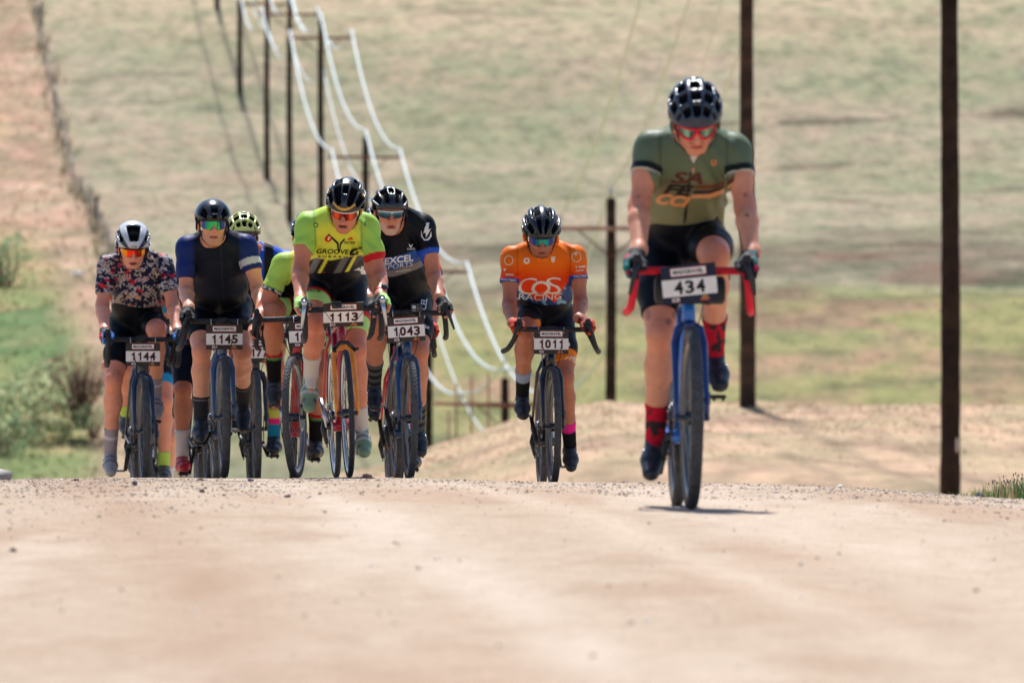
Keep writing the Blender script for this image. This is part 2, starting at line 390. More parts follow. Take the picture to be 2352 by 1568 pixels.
n4_ = N.new("ShaderNodeTexNoise"); n4_.inputs["Scale"].default_value = 190; n4_.inputs["Detail"].default_value = 3; L.new(tc.outputs["Object"], n4_.inputs["Vector"])
r4 = N.new("ShaderNodeValToRGB"); e = r4.color_ramp.elements
e[0].position = 0.32; e[0].color = (0.66, 0.62, 0.58, 1); e[1].position = 0.62; e[1].color = (1.16, 1.15, 1.14, 1); L.new(n4_.outputs[0], r4.inputs[0])
L.new(n.outputs[0], r1.inputs[0]); L.new(n3_.outputs[0], r3.inputs[0])
L.new(mul(mul(mul(at.outputs["Color"], r1.outputs[0]), r3.outputs[0]), r4.outputs[0]), b.inputs["Base Color"])
b.inputs["Roughness"].default_value = 0.9; b.inputs["Specular IOR Level"].default_value = 0.25
bp = N.new("ShaderNodeBump"); bp.inputs["Strength"].default_value = 0.7; bp.inputs["Distance"].default_value = 0.012
bp2 = N.new("ShaderNodeBump"); bp2.inputs["Strength"].default_value = 0.5; bp2.inputs["Distance"].default_value = 0.01
L.new(n.outputs[0], bp.inputs["Height"]); L.new(vo.outputs[0], bp2.inputs["Height"]); L.new(bp.outputs[0], bp2.inputs["Normal"]); L.new(bp2.outputs[0], b.inputs["Normal"])
tag(mesh_np("road", v, q, c, m), kind="structure")
def road_z(x, y): return float(road_surface(np.array([float(x)]), np.array([float(y)]))[0]) + CZ + 0.004
def land_z(x, y): return float(land(np.array([float(x)]), np.array([float(y)]))[0]) + CZ

# ---- loose gravel (stuff) and the larger stones one can pick out
PHI = (1 + 5 ** 0.5) / 2
ICO = np.array([[-1, PHI, 0], [1, PHI, 0], [-1, -PHI, 0], [1, -PHI, 0], [0, -1, PHI], [0, 1, PHI], [0, -1, -PHI], [0, 1, -PHI], [PHI, 0, -1], [PHI, 0, 1], [-PHI, 0, -1], [-PHI, 0, 1]]) / 1.902
ICOF = np.array([[0, 11, 5], [0, 5, 1], [0, 1, 7], [0, 7, 10], [0, 10, 11], [1, 5, 9], [5, 11, 4], [11, 10, 2], [10, 7, 6], [7, 1, 8], [3, 9, 4], [3, 4, 2], [3, 2, 6], [3, 6, 8], [3, 8, 9], [4, 9, 5], [2, 4, 11], [6, 2, 10], [8, 6, 7], [9, 8, 1]])
def rocks(n, pos, size, cols):
    jit = 1 + RNG.uniform(-0.28, 0.28, (n, 12, 1)); an = RNG.uniform(0, 6.28, n)
    B = ICO[None] * jit * (RNG.uniform(0.7, 1.3, (n, 1, 3)) * np.array([1, 1, 0.72])) * size[:, None, None]
    ca, sa = np.cos(an)[:, None], np.sin(an)[:, None]
    X = B[..., 0] * ca - B[..., 1] * sa; Y = B[..., 0] * sa + B[..., 1] * ca
    V = np.stack([X, Y, B[..., 2]], 2) + pos[:, None, :]
    F = ICOF[None] + (np.arange(n) * 12)[:, None, None]
    return V.reshape(-1, 3), F.reshape(-1, 3), np.repeat(cols, 12, 0)
NG = 30000
gy = np.concatenate([RNG.uniform(35, 46, NG * 3 // 5), RNG.uniform(17, 34, NG - NG * 3 // 5)])
gx = RNG.uniform(-1, 1, NG) * (gy * 0.066 + 0.25)
uu = gx - road_x(gy)
keep = np.abs(uu) < RH - 0.12
# more loose stones towards the edges and the left shoulder
keep &= RNG.uniform(0, 1, NG) < (0.05 + 0.30 * ss(32, 39, gy)) + 0.65 * ss(26, 36, gy) * np.clip(ss(-0.4, -2.2, gx) + ss(1.2, 2.2, gx) + 0.5 * ss(0.1, 0.4, fbm(gx / 0.6, gy / 2, 97, 3)), 0, 1)
gx, gy = gx[keep], gy[keep]; n = len(gx)
sz = np.exp(RNG.normal(math.log(0.0030), 0.45, n)); sz = np.clip(sz, 0.0014, 0.0095)
pal = np.array([lin(205, 184, 164), lin(186, 160, 140), lin(150, 128, 112), lin(226, 216, 206), lin(134, 118, 108), lin(116, 94, 88), lin(142, 142, 146)])
ci = RNG.choice(7, n, p=[0.47, 0.28, 0.09, 0.11, 0.02, 0.015, 0.015])
gz = road_surface(gx, gy) + CZ + 0.004
V, F, Cc = rocks(n, np.stack([gx, gy, gz + sz * 0.25], 1), sz, pal[ci])
rockm = amat("stone", rough=0.75, bump=0.3, bscale=250, vary=0.15, vscale=180)
tag(mesh_np("gravel", V, F, Cc, rockm, smooth=False), kind="stuff")
def xw(px, D): return (px - HX) * D / FPX
STONES = [(845, 44.0, 0.021, (150, 112, 98), "reddish brown stone on the crest between bicycles number 1113 and 1043"),
          (459, 40.9, 0.013, (92, 66, 62), "dark red stone on the gravel below the leftmost rider's front wheel"),
          (310, 38.2, 0.016, (84, 80, 84), "dark grey stone on the left side of the gravel crest"),
          (465, 36.3, 0.014, (88, 64, 62), "maroon stone with a pale top lying nearest the lens on the left of the crest"),
          (660, 35.4, 0.014, (86, 84, 90), "blue grey stone alone on the gravel left of centre"),
          (575, 43.4, 0.013, (104, 108, 118), "blue grey pebble on the skyline left of the number 1145 wheel"),
          (175, 41.0, 0.011, (100, 70, 66), "small dark red stone on the far left gravel shoulder"),
          (1930, 43.2, 0.016, (238, 228, 216), "bright white stone on the crest right of the leading bicycle"),
          (2005, 43.0, 0.012, (80, 74, 76), "small charcoal stone on the skyline between the two right poles"),
          (2250, 42.5, 0.017, (116, 118, 124), "grey stone at the foot of the grass tuft beside the right pole"),
          (30, 27.5, 0.012, (120, 110, 104), "brown grey stone low at the left edge of the gravel"),
          (1810, 33.9, 0.009, (206, 200, 196), "pale pebble in the middle of the gravel left of centre wheel tracks")]
for i, (px, D, r, cc, lab) in enumerate(STONES):
    x0 = xw(px, D); r = r * 1.15
    V, F, Cc = rocks(1, np.array([[0, 0, 0]]), np.array([r]), lin(*cc)[None])
    if i == 11: continue
    o = mesh_np("stone", V, F, Cc, rockm, smooth=False); o.location = (x0, D, road_z(x0, D) + r * 0.45)
    tag(o, lab, "stone", "larger stones on the gravel road")
# boulder cut by the left edge of the frame
V, F, Cc = rocks(1, np.zeros((1, 3)), np.array([0.085]), lin(150, 146, 142)[None])
o = mesh_np("boulder", V, F, Cc, rockm); o.location = (xw(-8, 46), 46, road_z(xw(-8, 46), 46) + 0.02)
tag(o, "pale grey rounded boulder cut off by the left edge at the road shoulder", "boulder")
# pale slab lying in the green verge on the left
V, F, Cc = rocks(1, np.zeros((1, 3)), np.array([0.30]), lin(236, 236, 228)[None])
D = 349; o = mesh_np("rock", V * np.array([1, 1, 0.7]), F, Cc, rockm); x0 = xw(181, D); o.location = (x0, D, land_z(x0, D) + 0.15)
tag(o, "small white rock lying alone in the green verge far behind the leftmost rider", "rock")

# ---- utility poles and their wires
wood = amat("pole_wood", rough=0.9, spec=0.2, vary=0.35, vscale=5, bump=0.8, bscale=30)
metal = amat("wire_metal", rough=0.35, metal=0.6)
glass = amat("porcelain", rough=0.25)
POLE_LABELS = ["thick dark wooden pole standing in the grass at the right edge of the road",
  "brown weathered wooden pole behind the leading rider's shoulder casting a shadow on the bare bank",
  "short looking dark pole with a crossarm just left of the leading rider",
  "pole low in the dip behind the orange jersey rider with its crossarm near the ground",
  "pole in the dip behind the bearded rider, its crossarm beside his elbow",
  "pole whose crossarm shows right above the black and blue jersey rider's helmet",
  "pole rising behind the yellow jersey rider's helmet with the widest visible crossarm",
  "pole with a crossarm at the top edge rising behind the rider in yellow's left shoulder",
  "pole standing clear on the slope between the navy jersey rider and the yellow jersey rider",
  "pole high on the slope with a long dark shadow below its foot",
  "farthest pole, only its foot and shadow showing at the top edge of the hill"]
poles = []
for i in range(11):
    D = 140 + 35 * i
    px = [2182, 1716, 1403, 1160, 984, 840, 737, 665, 613, 551, 499][i]
    x0 = xw(px, D); zb = land_z(x0, D) - 0.15
    if i == 3: zb = CZ - 0.0 + (880 - 925) / FPX * D - 8.3
    H = [13, 13, 0, 0, 0, 0, 0, 0, 9.5, 9.5, 9.5][i]
    top = {2: 455, 3: 868, 4: 572, 5: 315, 6: 46, 7: -4}.get(i)
    ztop = CZ + (880 - top) / FPX * D if top is not None else zb + H
    r0, r1 = (0.17, 0.125) if i < 2 else (0.155, 0.115)
    root = empty("utility_pole", None, (x0, D, zb))
    tag(root, POLE_LABELS[i], "pole", "utility poles in a line across the prairie")
    mb = MB(); hh = ztop - zb; ts = np.linspace(0, 1, 60)
    cc = np.array([mixc(lin(66, 48, 38), lin(44, 34, 30), t) for t in RNG.uniform(0, 1, 60)]) * (1.7 if i == 1 else 1.0)
    mb.tube([(0.012 * math.sin(t * 7 + i), 0.01 * math.sin(t * 9), t * hh) for t in ts], (r0 + (r1 - r0) * ts) * (1 + 0.045 * RNG.uniform(-1, 1, 60)), 14, np.concatenate([np.repeat(cc, 14, 0), cc[:1], cc[-1:]]))
    mb.build("shaft", wood, root)
    za = hh - 0.75; wv = 1.32
    MB().box((0, -r1 - 0.06, za), (2 * wv + 0.16, 0.09, 0.11), lin(140, 94, 82) if i != 2 else lin(168, 132, 116), bev=0.012).build("crossarm", wood, root, smooth=False)
    for s in (-1, 1):
        MB().tube([(s * 0.8, -r1 - 0.03, za - 0.05), (0, -r1 - 0.01, za - 0.72)], 0.022, 6, lin(110, 74, 64)).build("brace", wood, root)
    for s, zz in ((-1, za + 0.06), (1, za + 0.06), (0, hh)):
        mb = MB(); xo = s * (wv - 0.06); yo = -r1 - 0.06 if s else 0
        mb.tube([(xo, yo, zz), (xo, yo, zz + 0.14)], 0.018, 6, lin(90, 90, 90))
        mb.ring((0, 0, 0), [(0.10, 0.03), (0.13, 0.07), (0.17, 0.07), (0.18, 0.04), (0.22, 0.06), (0.26, 0.05), (0.27, 0.0)], 12, lin(200, 205, 200), closed=False)
        V = mb.v[-1]; mb.v[-1] = np.stack([V[:, 1] + xo, V[:, 2] + yo, V[:, 0] + zz], 1)
        mb.build("insulator", glass, root)
    poles.append((x0, D, zb, hh, za, wv, r1))
    if i == 0:     # pale scar on the foot of the nearest pole
        MB().ball((0.105, -0.125, 1.05), (0.035, 0.012, 0.13), lin(200, 180, 165), 8, 6).build("bark_scar", wood, root)
    if i == 3:
        MB().tube([(-0.1, -0.1, 5.4), (-0.9, -0.6, 2.6)], 0.05, 6, lin(60, 50, 44)).build("shadow_bar", wood, root)  # added dark bar standing in for this pole's slanting shadow
pe = [poles[0]] ; 
def pole_pt(p, k):
    x0, D, zb, hh, za, wv, r1 = p
    return {0: (x0 - wv + 0.06, D - r1 - 0.06, zb + za + 0.31), 1: (x0, D, zb + hh + 0.26), 2: (x0 + wv - 0.06, D - r1 - 0.06, zb + za + 0.31), 3: (x0 + r1, D - r1, zb + za - 1.3)}[k]
WIRE = [("wire on the left ends of the crossarms, first line of bright strands", 0.046), ("wire over the pole tops, middle one of the bright strands", 0.046),
        ("wire on the right ends of the crossarms, rightmost bright strand down the slope", 0.048), ("faint lower wire slung below the crossarms between the poles", 0.030)]
ext0 = (7.2 + 2.4 * 0.99, 105.0, poles[0][2] + 1.2, 11.0, 10.25, 1.32, 0.125)
ext1 = (poles[-1][0] - 2.4, 525.0, poles[-1][2] + 5, 9.5, 8.75, 1.32, 0.115)
for k, (lab, r) in enumerate(WIRE):
    pts, rr = [], []
    seq = [ext0] + poles + [ext1]
    for a, b_ in zip(seq[:-1], seq[1:]):
        A, B = np.array(pole_pt(a, k)), np.array(pole_pt(b_, k))
        for t in np.linspace(0, 1, 22)[:-1]:
            p = A + (B - A) * t; sg = 1.25 if k < 3 else 1.0; p[2] -= sg * 4 * t * (1 - t); pts.append(p)
            rr.append(r * (0.68 + 0.32 * ss(205, 250, p[1])))
    pts.append(B); rr.append(r)
    o = MB().tube(pts, rr, 6, lin(226, 232, 226)).build("power_line", metal)
    tag(o, lab, "wire", "power lines strung along the poles")

# ---- wire fence along the bare strip
fence = empty("wire_fence", None, (fence_x(285), 285, land_z(fence_x(285), 285)))
tag(fence, "long wire fence with thin grey posts climbing the hill along the bare pink strip", "fence")
def fadd(mb, name, mat):
    mb.v = [vv - np.array(fence.location) for vv in mb.v]; return mb.build(name, mat, fence)
yy = 258.0; k = 0; tops = []
while yy < 540:
    x0 = fence_x(yy) + 0.15 * math.sin(yy); z0 = land_z(x0, yy)
    big = abs(yy - 384) < 1.6 or abs(yy - 486) < 1.6 or abs(yy - 300) < 1.6
    h = 1.35 if big else 1.15 + 0.1 * math.sin(yy * 3)
    fadd(MB().tube([(x0, yy, z0 - 0.3), (x0 + 0.04 * math.sin(k), yy, z0 + h)], 0.085 if big else 0.016, 6, lin(58, 50, 46) if big else lin(176, 162, 150)), "fence_post", wood)
    tops.append((x0, yy, z0)); yy += 4.2; k += 1
for hz in (0.3, 0.55, 0.8, 1.05):
    fadd(MB().tube([(a, b_, c_ + hz) for a, b_, c_ in tops], 0.012, 4, lin(130, 122, 118)), "fence_wire", metal)
# four rusty steel posts down in the dip
sf = empty("steel_fence", None, (xw(1075, 225), 225, land_z(xw(1075, 225), 225)))
tag(sf, "row of thin rust red fence posts standing in the dip between two riders", "fence")
for px, y0, D in ((1031, 945, 226), (1048, 880, 222), (1083, 864, 219), (1122, 858, 216)):
    x0 = xw(px, D); zt = CZ + (880 - y0) / FPX * D; zb_ = min(CZ + (880 - 1020) / FPX * D, land_z(x0, D))
    mb = MB().tube([(x0, D, zb_), (x0, D, zt)], 0.027, 6, lin(140, 88, 74)); mb.v = [vv - np.array(sf.location) for vv in mb.v]; mb.build("fence_post", wood, sf)
mb = MB().tube([(xw(1000, 224), 224.2, CZ - 46 / FPX * 224), (xw(1200, 216), 216.2, CZ - 54 / FPX * 216)], 0.05, 6, lin(120, 72, 62)); mb.v = [vv - np.array(sf.location) for vv in mb.v]; mb.build("rail", wood, sf)

# ---- shrubs, rank verge, dry tufts, roadside grass
leafm = amat("leaf", rough=0.7, spec=0.3)
def bladed(name):
    m, N, L, b = nodemat(name); at = N.new("ShaderNodeAttribute"); at.attribute_name = "Col"; L.new(at.outputs["Color"], b.inputs["Base Color"]); b.inputs["Roughness"].default_value = 0.8
    tr = N.new("ShaderNodeBsdfTranslucent"); L.new(at.outputs["Color"], tr.inputs[0]); mx = N.new("ShaderNodeMixShader"); mx.inputs[0].default_value = 0.62
    L.new(b.outputs[0], mx.inputs[1]); L.new(tr.outputs[0], mx.inputs[2]); L.new(mx.outputs[0], N["Material Output"].inputs[0]); return m
bladem = bladed("grass_blade")
twigm = amat("twig", rough=0.9, spec=0.2)
def shrub(px, py, D, w, h, ncl, leafc, label, twig=0, grp="shrubs in the dip left of the road"):
    x0 = xw(px, D); z0 = CZ + (880 - py) / FPX * D
    root = empty("shrub", None, (x0, D, z0)); tag(root, label, "shrub", grp)
    n = ncl; th = RNG.uniform(0, 6.28, n); rr = np.sqrt(RNG.uniform(0, 1, n)); tz = RNG.uniform(0.05, 1, n)
    pr = np.sqrt(np.clip(1 - (tz * 1.0 - 0.35) ** 2 * 1.6, 0.03, 1)); lump = 1 + 0.35 * fbm(th * 1.3, tz * 4, int(px), 3)
    P = np.stack([np.cos(th) * rr * pr * w / 2 * lump, np.sin(th) * rr * pr * w / 2 * lump, tz * h * lump], 1)
    sz = RNG.uniform(0.5, 1.2, n) * (w / 22)
    V = np.zeros((n, 4, 3)); A = RNG.normal(size=(n, 3)); A /= np.linalg.norm(A, axis=1)[:, None]; B = np.cross(A, RNG.normal(size=(n, 3))); B /= np.linalg.norm(B, axis=1)[:, None]
    for k, (a, b_) in enumerate(((-1, 0), (0, -0.5), (1, 0), (0, 0.5))): V[:, k] = P + sz[:, None] * (A * a + B * b_)
    cl = leafc[RNG.integers(0, len(leafc), n)] * RNG.uniform(0.75, 1.2, (n, 1))
    if n: mesh_np("foliage", V.reshape(-1, 3), np.arange(n * 4).reshape(n, 4), np.repeat(cl, 4, 0), bladem, False, root)
    mb = MB()
    for k in range(14 + twig):
        a = random.uniform(0, 6.28); sp = random.uniform(0.1, 0.5) * w; hh = h * random.uniform(0.5, 1.0)
        mb.tube([(0.05 * w * math.cos(a), 0.05 * w * math.sin(a), -0.3), (sp * 0.5 * math.cos(a), sp * 0.5 * math.sin(a), hh * 0.5), (sp * math.cos(a + 0.3), sp * math.sin(a + 0.3), hh)], [0.03, 0.022, 0.008], 5, lin(112, 84, 74))
    mb.build("stem", twigm, root)
G1 = np.array([lin(168, 180, 136), lin(178, 184, 140), lin(150, 168, 128), lin(190, 186, 146)])
G2 = np.array([lin(138, 162, 122), lin(122, 148, 114), lin(154, 168, 124)])
BR = np.array([lin(160, 122, 104), lin(138, 104, 92), lin(182, 146, 122), lin(140, 130, 92)])
shrub(12, 655, 345, 2.4, 1.9, 700, G2, "dark green rounded shrub at the left edge halfway up the verge")
shrub(50, 1010, 300, 4.2, 2.0, 900, G1, "leafy green shrub low at the left edge behind the boulder")
shrub(185, 965, 300, 2.7, 2.5, 260, BR, "bare reddish brown twiggy shrub behind the leftmost rider", twig=70)
shrub(215, 990, 298, 1.6, 0.9, 260, G2, "low dark green clump at the foot of the bare twiggy shrub")
shrub(105, 900, 304, 2.6, 1.0, 420, G1, "yellow green bush between the bare shrub and the left edge")
shrub(5, 1065, 296, 2.6, 1.7, 420, G2, "deep green bush at the bottom left corner of the verge")

def tufts(name, xs_, ys_, zs_, hh, cols, nb=5, w=0.006, spread=0.5, mat=None):
    n = len(xs_); V = []; C_ = []
    a = RNG.uniform(0, 6.28, (n, nb)); l = RNG.uniform(0.5, 1.0, (n, nb)) * hh[:, None]; sp = RNG.uniform(0.05, spread, (n, nb)) * l
    bx = xs_[:, None] + np.cos(a) * 0.15 * sp; by = ys_[:, None] + np.sin(a) * 0.15 * sp; bz = zs_[:, None] + 0 * a
    tx = bx + np.cos(a) * sp; ty = by + np.sin(a) * sp; tz = bz + l; mxx = bx + np.cos(a) * sp * 0.35; myy = by + np.sin(a) * sp * 0.35; mz = bz + l * 0.6
    px_, py_ = -np.sin(a + 0.8), np.cos(a + 0.8); ww = w * RNG.uniform(0.6, 1.4, (n, nb)) * (hh / hh.mean())[:, None]
    V = np.stack([np.stack([bx - px_ * ww, by - py_ * ww, bz - 0.02 * l], 2), np.stack([bx + px_ * ww, by + py_ * ww, bz - 0.02 * l], 2), np.stack([mxx + px_ * ww * 0.7, myy + py_ * ww * 0.7, mz], 2), np.stack([mxx - px_ * ww * 0.7, myy - py_ * ww * 0.7, mz], 2), np.stack([tx, ty, tz], 2)], 2)
    base = (np.arange(n * nb) * 5)[:, None]
    cc = np.repeat(np.repeat(cols, nb, 0) * RNG.uniform(0.8, 1.2, (n * nb, 1)), 5, 0)
    return tag(mesh_np(name, V.reshape(-1, 3), [base + np.array([0, 1, 2, 3]), base + np.array([3, 2, 4])], cc, mat or bladem, False), kind="stuff")
# dry grass over the bank and its skyline, and on the near side of the hill
n = 9000; tx = RNG.uniform(-3.5, 13, n); ty = 178 + RNG.normal(0, 12, n); k = bank_mask(tx, ty) > 0.4; tx, ty = tx[k], ty[k]; n = len(tx)
tufts("dry_grass", tx, ty, land(tx, ty) + CZ, RNG.uniform(0.02, 0.06, n), np.array([lin(200, 172, 146), lin(186, 158, 132), lin(170, 146, 118)])[RNG.integers(0, 3, n)], 4, 0.012, 0.9)
n = 5000; tx = RNG.uniform(-22, 26, n); ty = RNG.uniform(298, 470, n)
tufts("prairie_grass", tx, ty, land(tx, ty) + CZ, RNG.uniform(0.03, 0.08, n), np.array([lin(140, 138, 108), lin(160, 148, 124), lin(120, 120, 88), lin(168, 142, 124)])[RNG.integers(0, 4, n)], 5, 0.03, 0.9)
n = 2600; ty = 284 + 240 * RNG.uniform(0, 1, n) ** 1.5; tx = fence_x(ty) - RNG.uniform(-0.3, 8, n)
tufts("verge_grass", tx, ty, land(tx, ty) + CZ, RNG.uniform(0.05, 0.22, n), mixc(np.array([lin(176, 144, 116), lin(164, 134, 108), lin(150, 134, 98)])[RNG.integers(0, 3, n)], np.array([lin(128, 138, 92), lin(112, 126, 84), lin(150, 146, 100)])[RNG.integers(0, 3, n)], ss(360, 330, ty)), 5, 0.02, 0.8)
n = 700; ty = RNG.uniform(284, 540, n); tx = fence_x(ty) + RNG.normal(0, 0.25, n)
tufts("fence_line_grass", tx, ty, land(tx, ty) + CZ, RNG.uniform(0.25, 0.7, n), np.array([lin(140, 128, 110), lin(166, 150, 130), lin(124, 120, 92)])[RNG.integers(0, 3, n)], 5, 0.02, 0.5)
# fresh green grass on the right shoulder
def rgrass(n, x0, x1, y0, y1, h0, h1, pal_, nb, w, name, sp=0.45):
    tx = RNG.uniform(x0, x1, n); ty = RNG.uniform(y0, y1, n); hh = RNG.uniform(h0, h1, n) * (0.35 + 0.65 * ss(x0, x0 + 0.4, tx))
    tz = np.array([max(land_z(a, b_), road_z(a, b_) - 0.03) for a, b_ in zip(tx, ty)])
    tufts(name, tx, ty, tz, hh, pal_[RNG.integers(0, len(pal_), n)], nb, w, sp)
GR = np.array([lin(84, 112, 62), lin(66, 94, 52), lin(122, 134, 84), lin(58, 86, 56), lin(150, 132, 100)])
rgrass(420, 2.22, 3.0, 41.6, 44.0, 0.06, 0.20, GR, 6, 0.0028, "roadside_grass")
rgrass(200, 2.36, 3.0, 42.4, 44.4, 0.12, 0.24, np.array([lin(120, 96, 84), lin(150, 122, 100), lin(96, 128, 70)]), 3, 0.0016, "seeding_grass", 0.5)
for sd in (-1, 1):      # sparse grass along both shoulders
    n = 500; ty = RNG.uniform(26, 60, n); tx = road_x(ty) + sd * (RH + 0.1 + RNG.uniform(0, 1, n) ** 2 * 1.6); k = np.abs(tx) > ty * 0.0615; tx, ty = tx[k], ty[k]; n = len(tx)
    tufts("shoulder_grass", tx, ty, land(tx, ty) + CZ, RNG.uniform(0.05, 0.18, n), GR[RNG.integers(0, 5, n)], 6, 0.003, 0.6)
mb = MB()
for k in range(170):
    x0 = random.uniform(2.45, 2.95); y0 = random.uniform(42.6, 44.3); z0 = road_z(x0, y0) + random.uniform(0.05, 0.22) * (0.4 + (x0 - 2.45) * 1.8)
    mb.ball((x0, y0, z0), (0.0035, 0.0035, 0.007), lin(*random.choice([(150, 118, 108), (110, 84, 80), (214, 196, 186)])), 5, 4)
tag(mb.build("seed_heads", leafm), kind="stuff")
# ------------------------------------------------------------------ smooth bodies: distance fields turned into quads
def surfnet(F, org, h):
    I = F < 0; a = I.view(np.uint8)
    s = a[:-1, :-1, :-1] + a[1:, :-1, :-1] + a[:-1, 1:, :-1] + a[1:, 1:, :-1] + a[:-1, :-1, 1:] + a[1:, :-1, 1:] + a[:-1, 1:, 1:] + a[1:, 1:, 1:]
    cells = np.argwhere((s > 0) & (s < 8)); idm = np.full(s.shape, -1, np.int32); idm[tuple(cells.T)] = np.arange(len(cells))
    off = np.array([[i, j, k] for i in (0, 1) for j in (0, 1) for k in (0, 1)])
    V8 = np.stack([F[tuple((cells + o).T)] for o in off], 1)
    acc = np.zeros((len(cells), 3)); cnt = np.zeros(len(cells))
    for a0 in range(8):
        for b0 in range(a0 + 1, 8):
            if np.abs(off[a0] - off[b0]).sum() != 1: continue
            v0, v1 = V8[:, a0], V8[:, b0]; cr = (v0 < 0) != (v1 < 0)
            t = np.where(cr, v0 / np.where(cr, v0 - v1, 1), 0)
            acc += cr[:, None] * (off[a0] + (off[b0] - off[a0]) * t[:, None]); cnt += cr
    P = (cells + acc / cnt[:, None]) * h + org
    Q = []
    E = np.argwhere(I[:-1, 1:-1, 1:-1] != I[1:, 1:-1, 1:-1])
    if len(E):
        i, j, k = E[:, 0], E[:, 1] + 1, E[:, 2] + 1; q = np.stack([idm[i, j - 1, k - 1], idm[i, j, k - 1], idm[i, j, k], idm[i, j - 1, k]], 1)
        f = ~I[i, j, k]; q[f] = q[f][:, ::-1]; Q.append(q)
    E = np.argwhere(I[1:-1, :-1, 1:-1] != I[1:-1, 1:, 1:-1])
    if len(E):
        i, j, k = E[:, 0] + 1, E[:, 1], E[:, 2] + 1; q = np.stack([idm[i - 1, j, k - 1], idm[i - 1, j, k], idm[i, j, k], idm[i, j, k - 1]], 1)
        f = ~I[i, j, k]; q[f] = q[f][:, ::-1]; Q.append(q)
    E = np.argwhere(I[1:-1, 1:-1, :-1] != I[1:-1, 1:-1, 1:])
    if len(E):
        i, j, k = E[:, 0] + 1, E[:, 1] + 1, E[:, 2]; q = np.stack([idm[i - 1, j - 1, k], idm[i, j - 1, k], idm[i, j, k], idm[i - 1, j, k]], 1)
        f = ~I[i, j, k]; q[f] = q[f][:, ::-1]; Q.append(q)
    return P, (np.concatenate(Q) if Q else np.zeros((0, 4), int))

A3 = lambda p: np.array([p[0], p[1], p[2]], float)
def cap(a, b, ra, rb=None, k=0.02, w=None, f=1.0, sub=False):
    return dict(t='c', a=A3(a), b=A3(b), ra=ra, rb=ra if rb is None else rb, k=k, w=None if w is None else A3(w) / np.linalg.norm(A3(w)), f=f, sub=sub)
def ell(c, r, k=0.02, M=None, sub=False):
    return dict(t='e', c=A3(c), r=A3(r), k=k, M=None if M is None else np.array(M, float), sub=sub)
def pbox(p):
    if p['t'] == 'c':
        m = max(p['ra'], p['rb']) * max(1, p['f']); return np.minimum(p['a'], p['b']) - m, np.maximum(p['a'], p['b']) + m
    m = p['r'].max() if p['M'] is not None else p['r']; return p['c'] - m, p['c'] + m
def pdist(p, X, Y, Z):
    if p['t'] == 'c':
        a, d = p['a'], p['b'] - p['a']; L = d @ d + 1e-12
        qx, qy, qz = X - a[0], Y - a[1], Z - a[2]
        t = np.clip((qx * d[0] + qy * d[1] + qz * d[2]) / L, 0, 1)
        qx = qx - t * d[0]; qy = qy - t * d[1]; qz = qz - t * d[2]
        s2 = qx * qx + qy * qy + qz * qz
        if p['w'] is not None:
            w = p['w']; qw = qx * w[0] + qy * w[1] + qz * w[2]; s2 = s2 - qw * qw * (1 - 1 / p['f'] ** 2)
        return np.sqrt(s2) - (p['ra'] + t * (p['rb'] - p['ra']))
    qx, qy, qz = X - p['c'][0], Y - p['c'][1], Z - p['c'][2]
    if p['M'] is not None:
        M = p['M']  # columns = local axes
        qx, qy, qz = (qx * M[0, 0] + qy * M[1, 0] + qz * M[2, 0]), (qx * M[0, 1] + qy * M[1, 1] + qz * M[2, 1]), (qx * M[0, 2] + qy * M[1, 2] + qz * M[2, 2])
    r = p['r']; k0 = np.sqrt((qx / r[0]) ** 2 + (qy / r[1]) ** 2 + (qz / r[2]) ** 2); k1 = np.sqrt((qx / r[0] ** 2) ** 2 + (qy / r[1] ** 2) ** 2 + (qz / r[2] ** 2) ** 2) + 1e-9
    return k0 * (k0 - 1) / k1
class Field:
    def __init__(s, lo, hi, h):
        s.lo = np.array(lo, float); s.h = h; s.n = np.ceil((np.array(hi) - s.lo) / h).astype(int) + 1
        s.F = np.full(s.n, 0.08, np.float32)
    def sl(s, lo, hi):
        i0 = np.clip(np.floor((np.array(lo) - s.lo) / s.h).astype(int), 0, s.n); i1 = np.clip(np.ceil((np.array(hi) - s.lo) / s.h).astype(int) + 1, 0, s.n)
        return i0, i1
    def xyz(s, i0, i1):
        ax = [(s.lo[k] + np.arange(i0[k], i1[k]) * s.h).astype(np.float32) for k in range(3)]
        return ax[0][:, None, None], ax[1][None, :, None], ax[2][None, None, :]
    def add(s, prims):
        for p in prims:
            lo, hi = pbox(p); m = 0.045 + p['k']
            i0, i1 = s.sl(lo - m, hi + m)
            if (i1 <= i0).any(): continue
            S_ = np.s_[i0[0]:i1[0], i0[1]:i1[1], i0[2]:i1[2]]
            d = pdist(p, *s.xyz(i0, i1)).astype(np.float32); F = s.F[S_]; k = np.float32(p['k'])
            if p['sub']:
                d = -d; hh = np.clip(0.5 - 0.5 * (d - F) / k, 0, 1) if k > 0 else (d > F)
                hm = np.clip(0.5 + 0.5 * (d - F) / k, 0, 1); s.F[S_] = F * (1 - hm) + d * hm + k * hm * (1 - hm)
            elif k <= 0: s.F[S_] = np.minimum(F, d)
            else:
                hm = np.clip(0.5 + 0.5 * (F - d) / k, 0, 1); s.F[S_] = F * (1 - hm) + d * hm - k * hm * (1 - hm)
        return s
    def mesh(s): return surfnet(s.F, s.lo, s.h)
def prim_field(prims, h, pad=0.02):
    b = [pbox(p) for p in prims if not p['sub']]
    lo = np.min([x[0] for x in b], 0) - pad; hi = np.max([x[1] for x in b], 0) + pad
    return Field(lo, hi, h).add(prims)

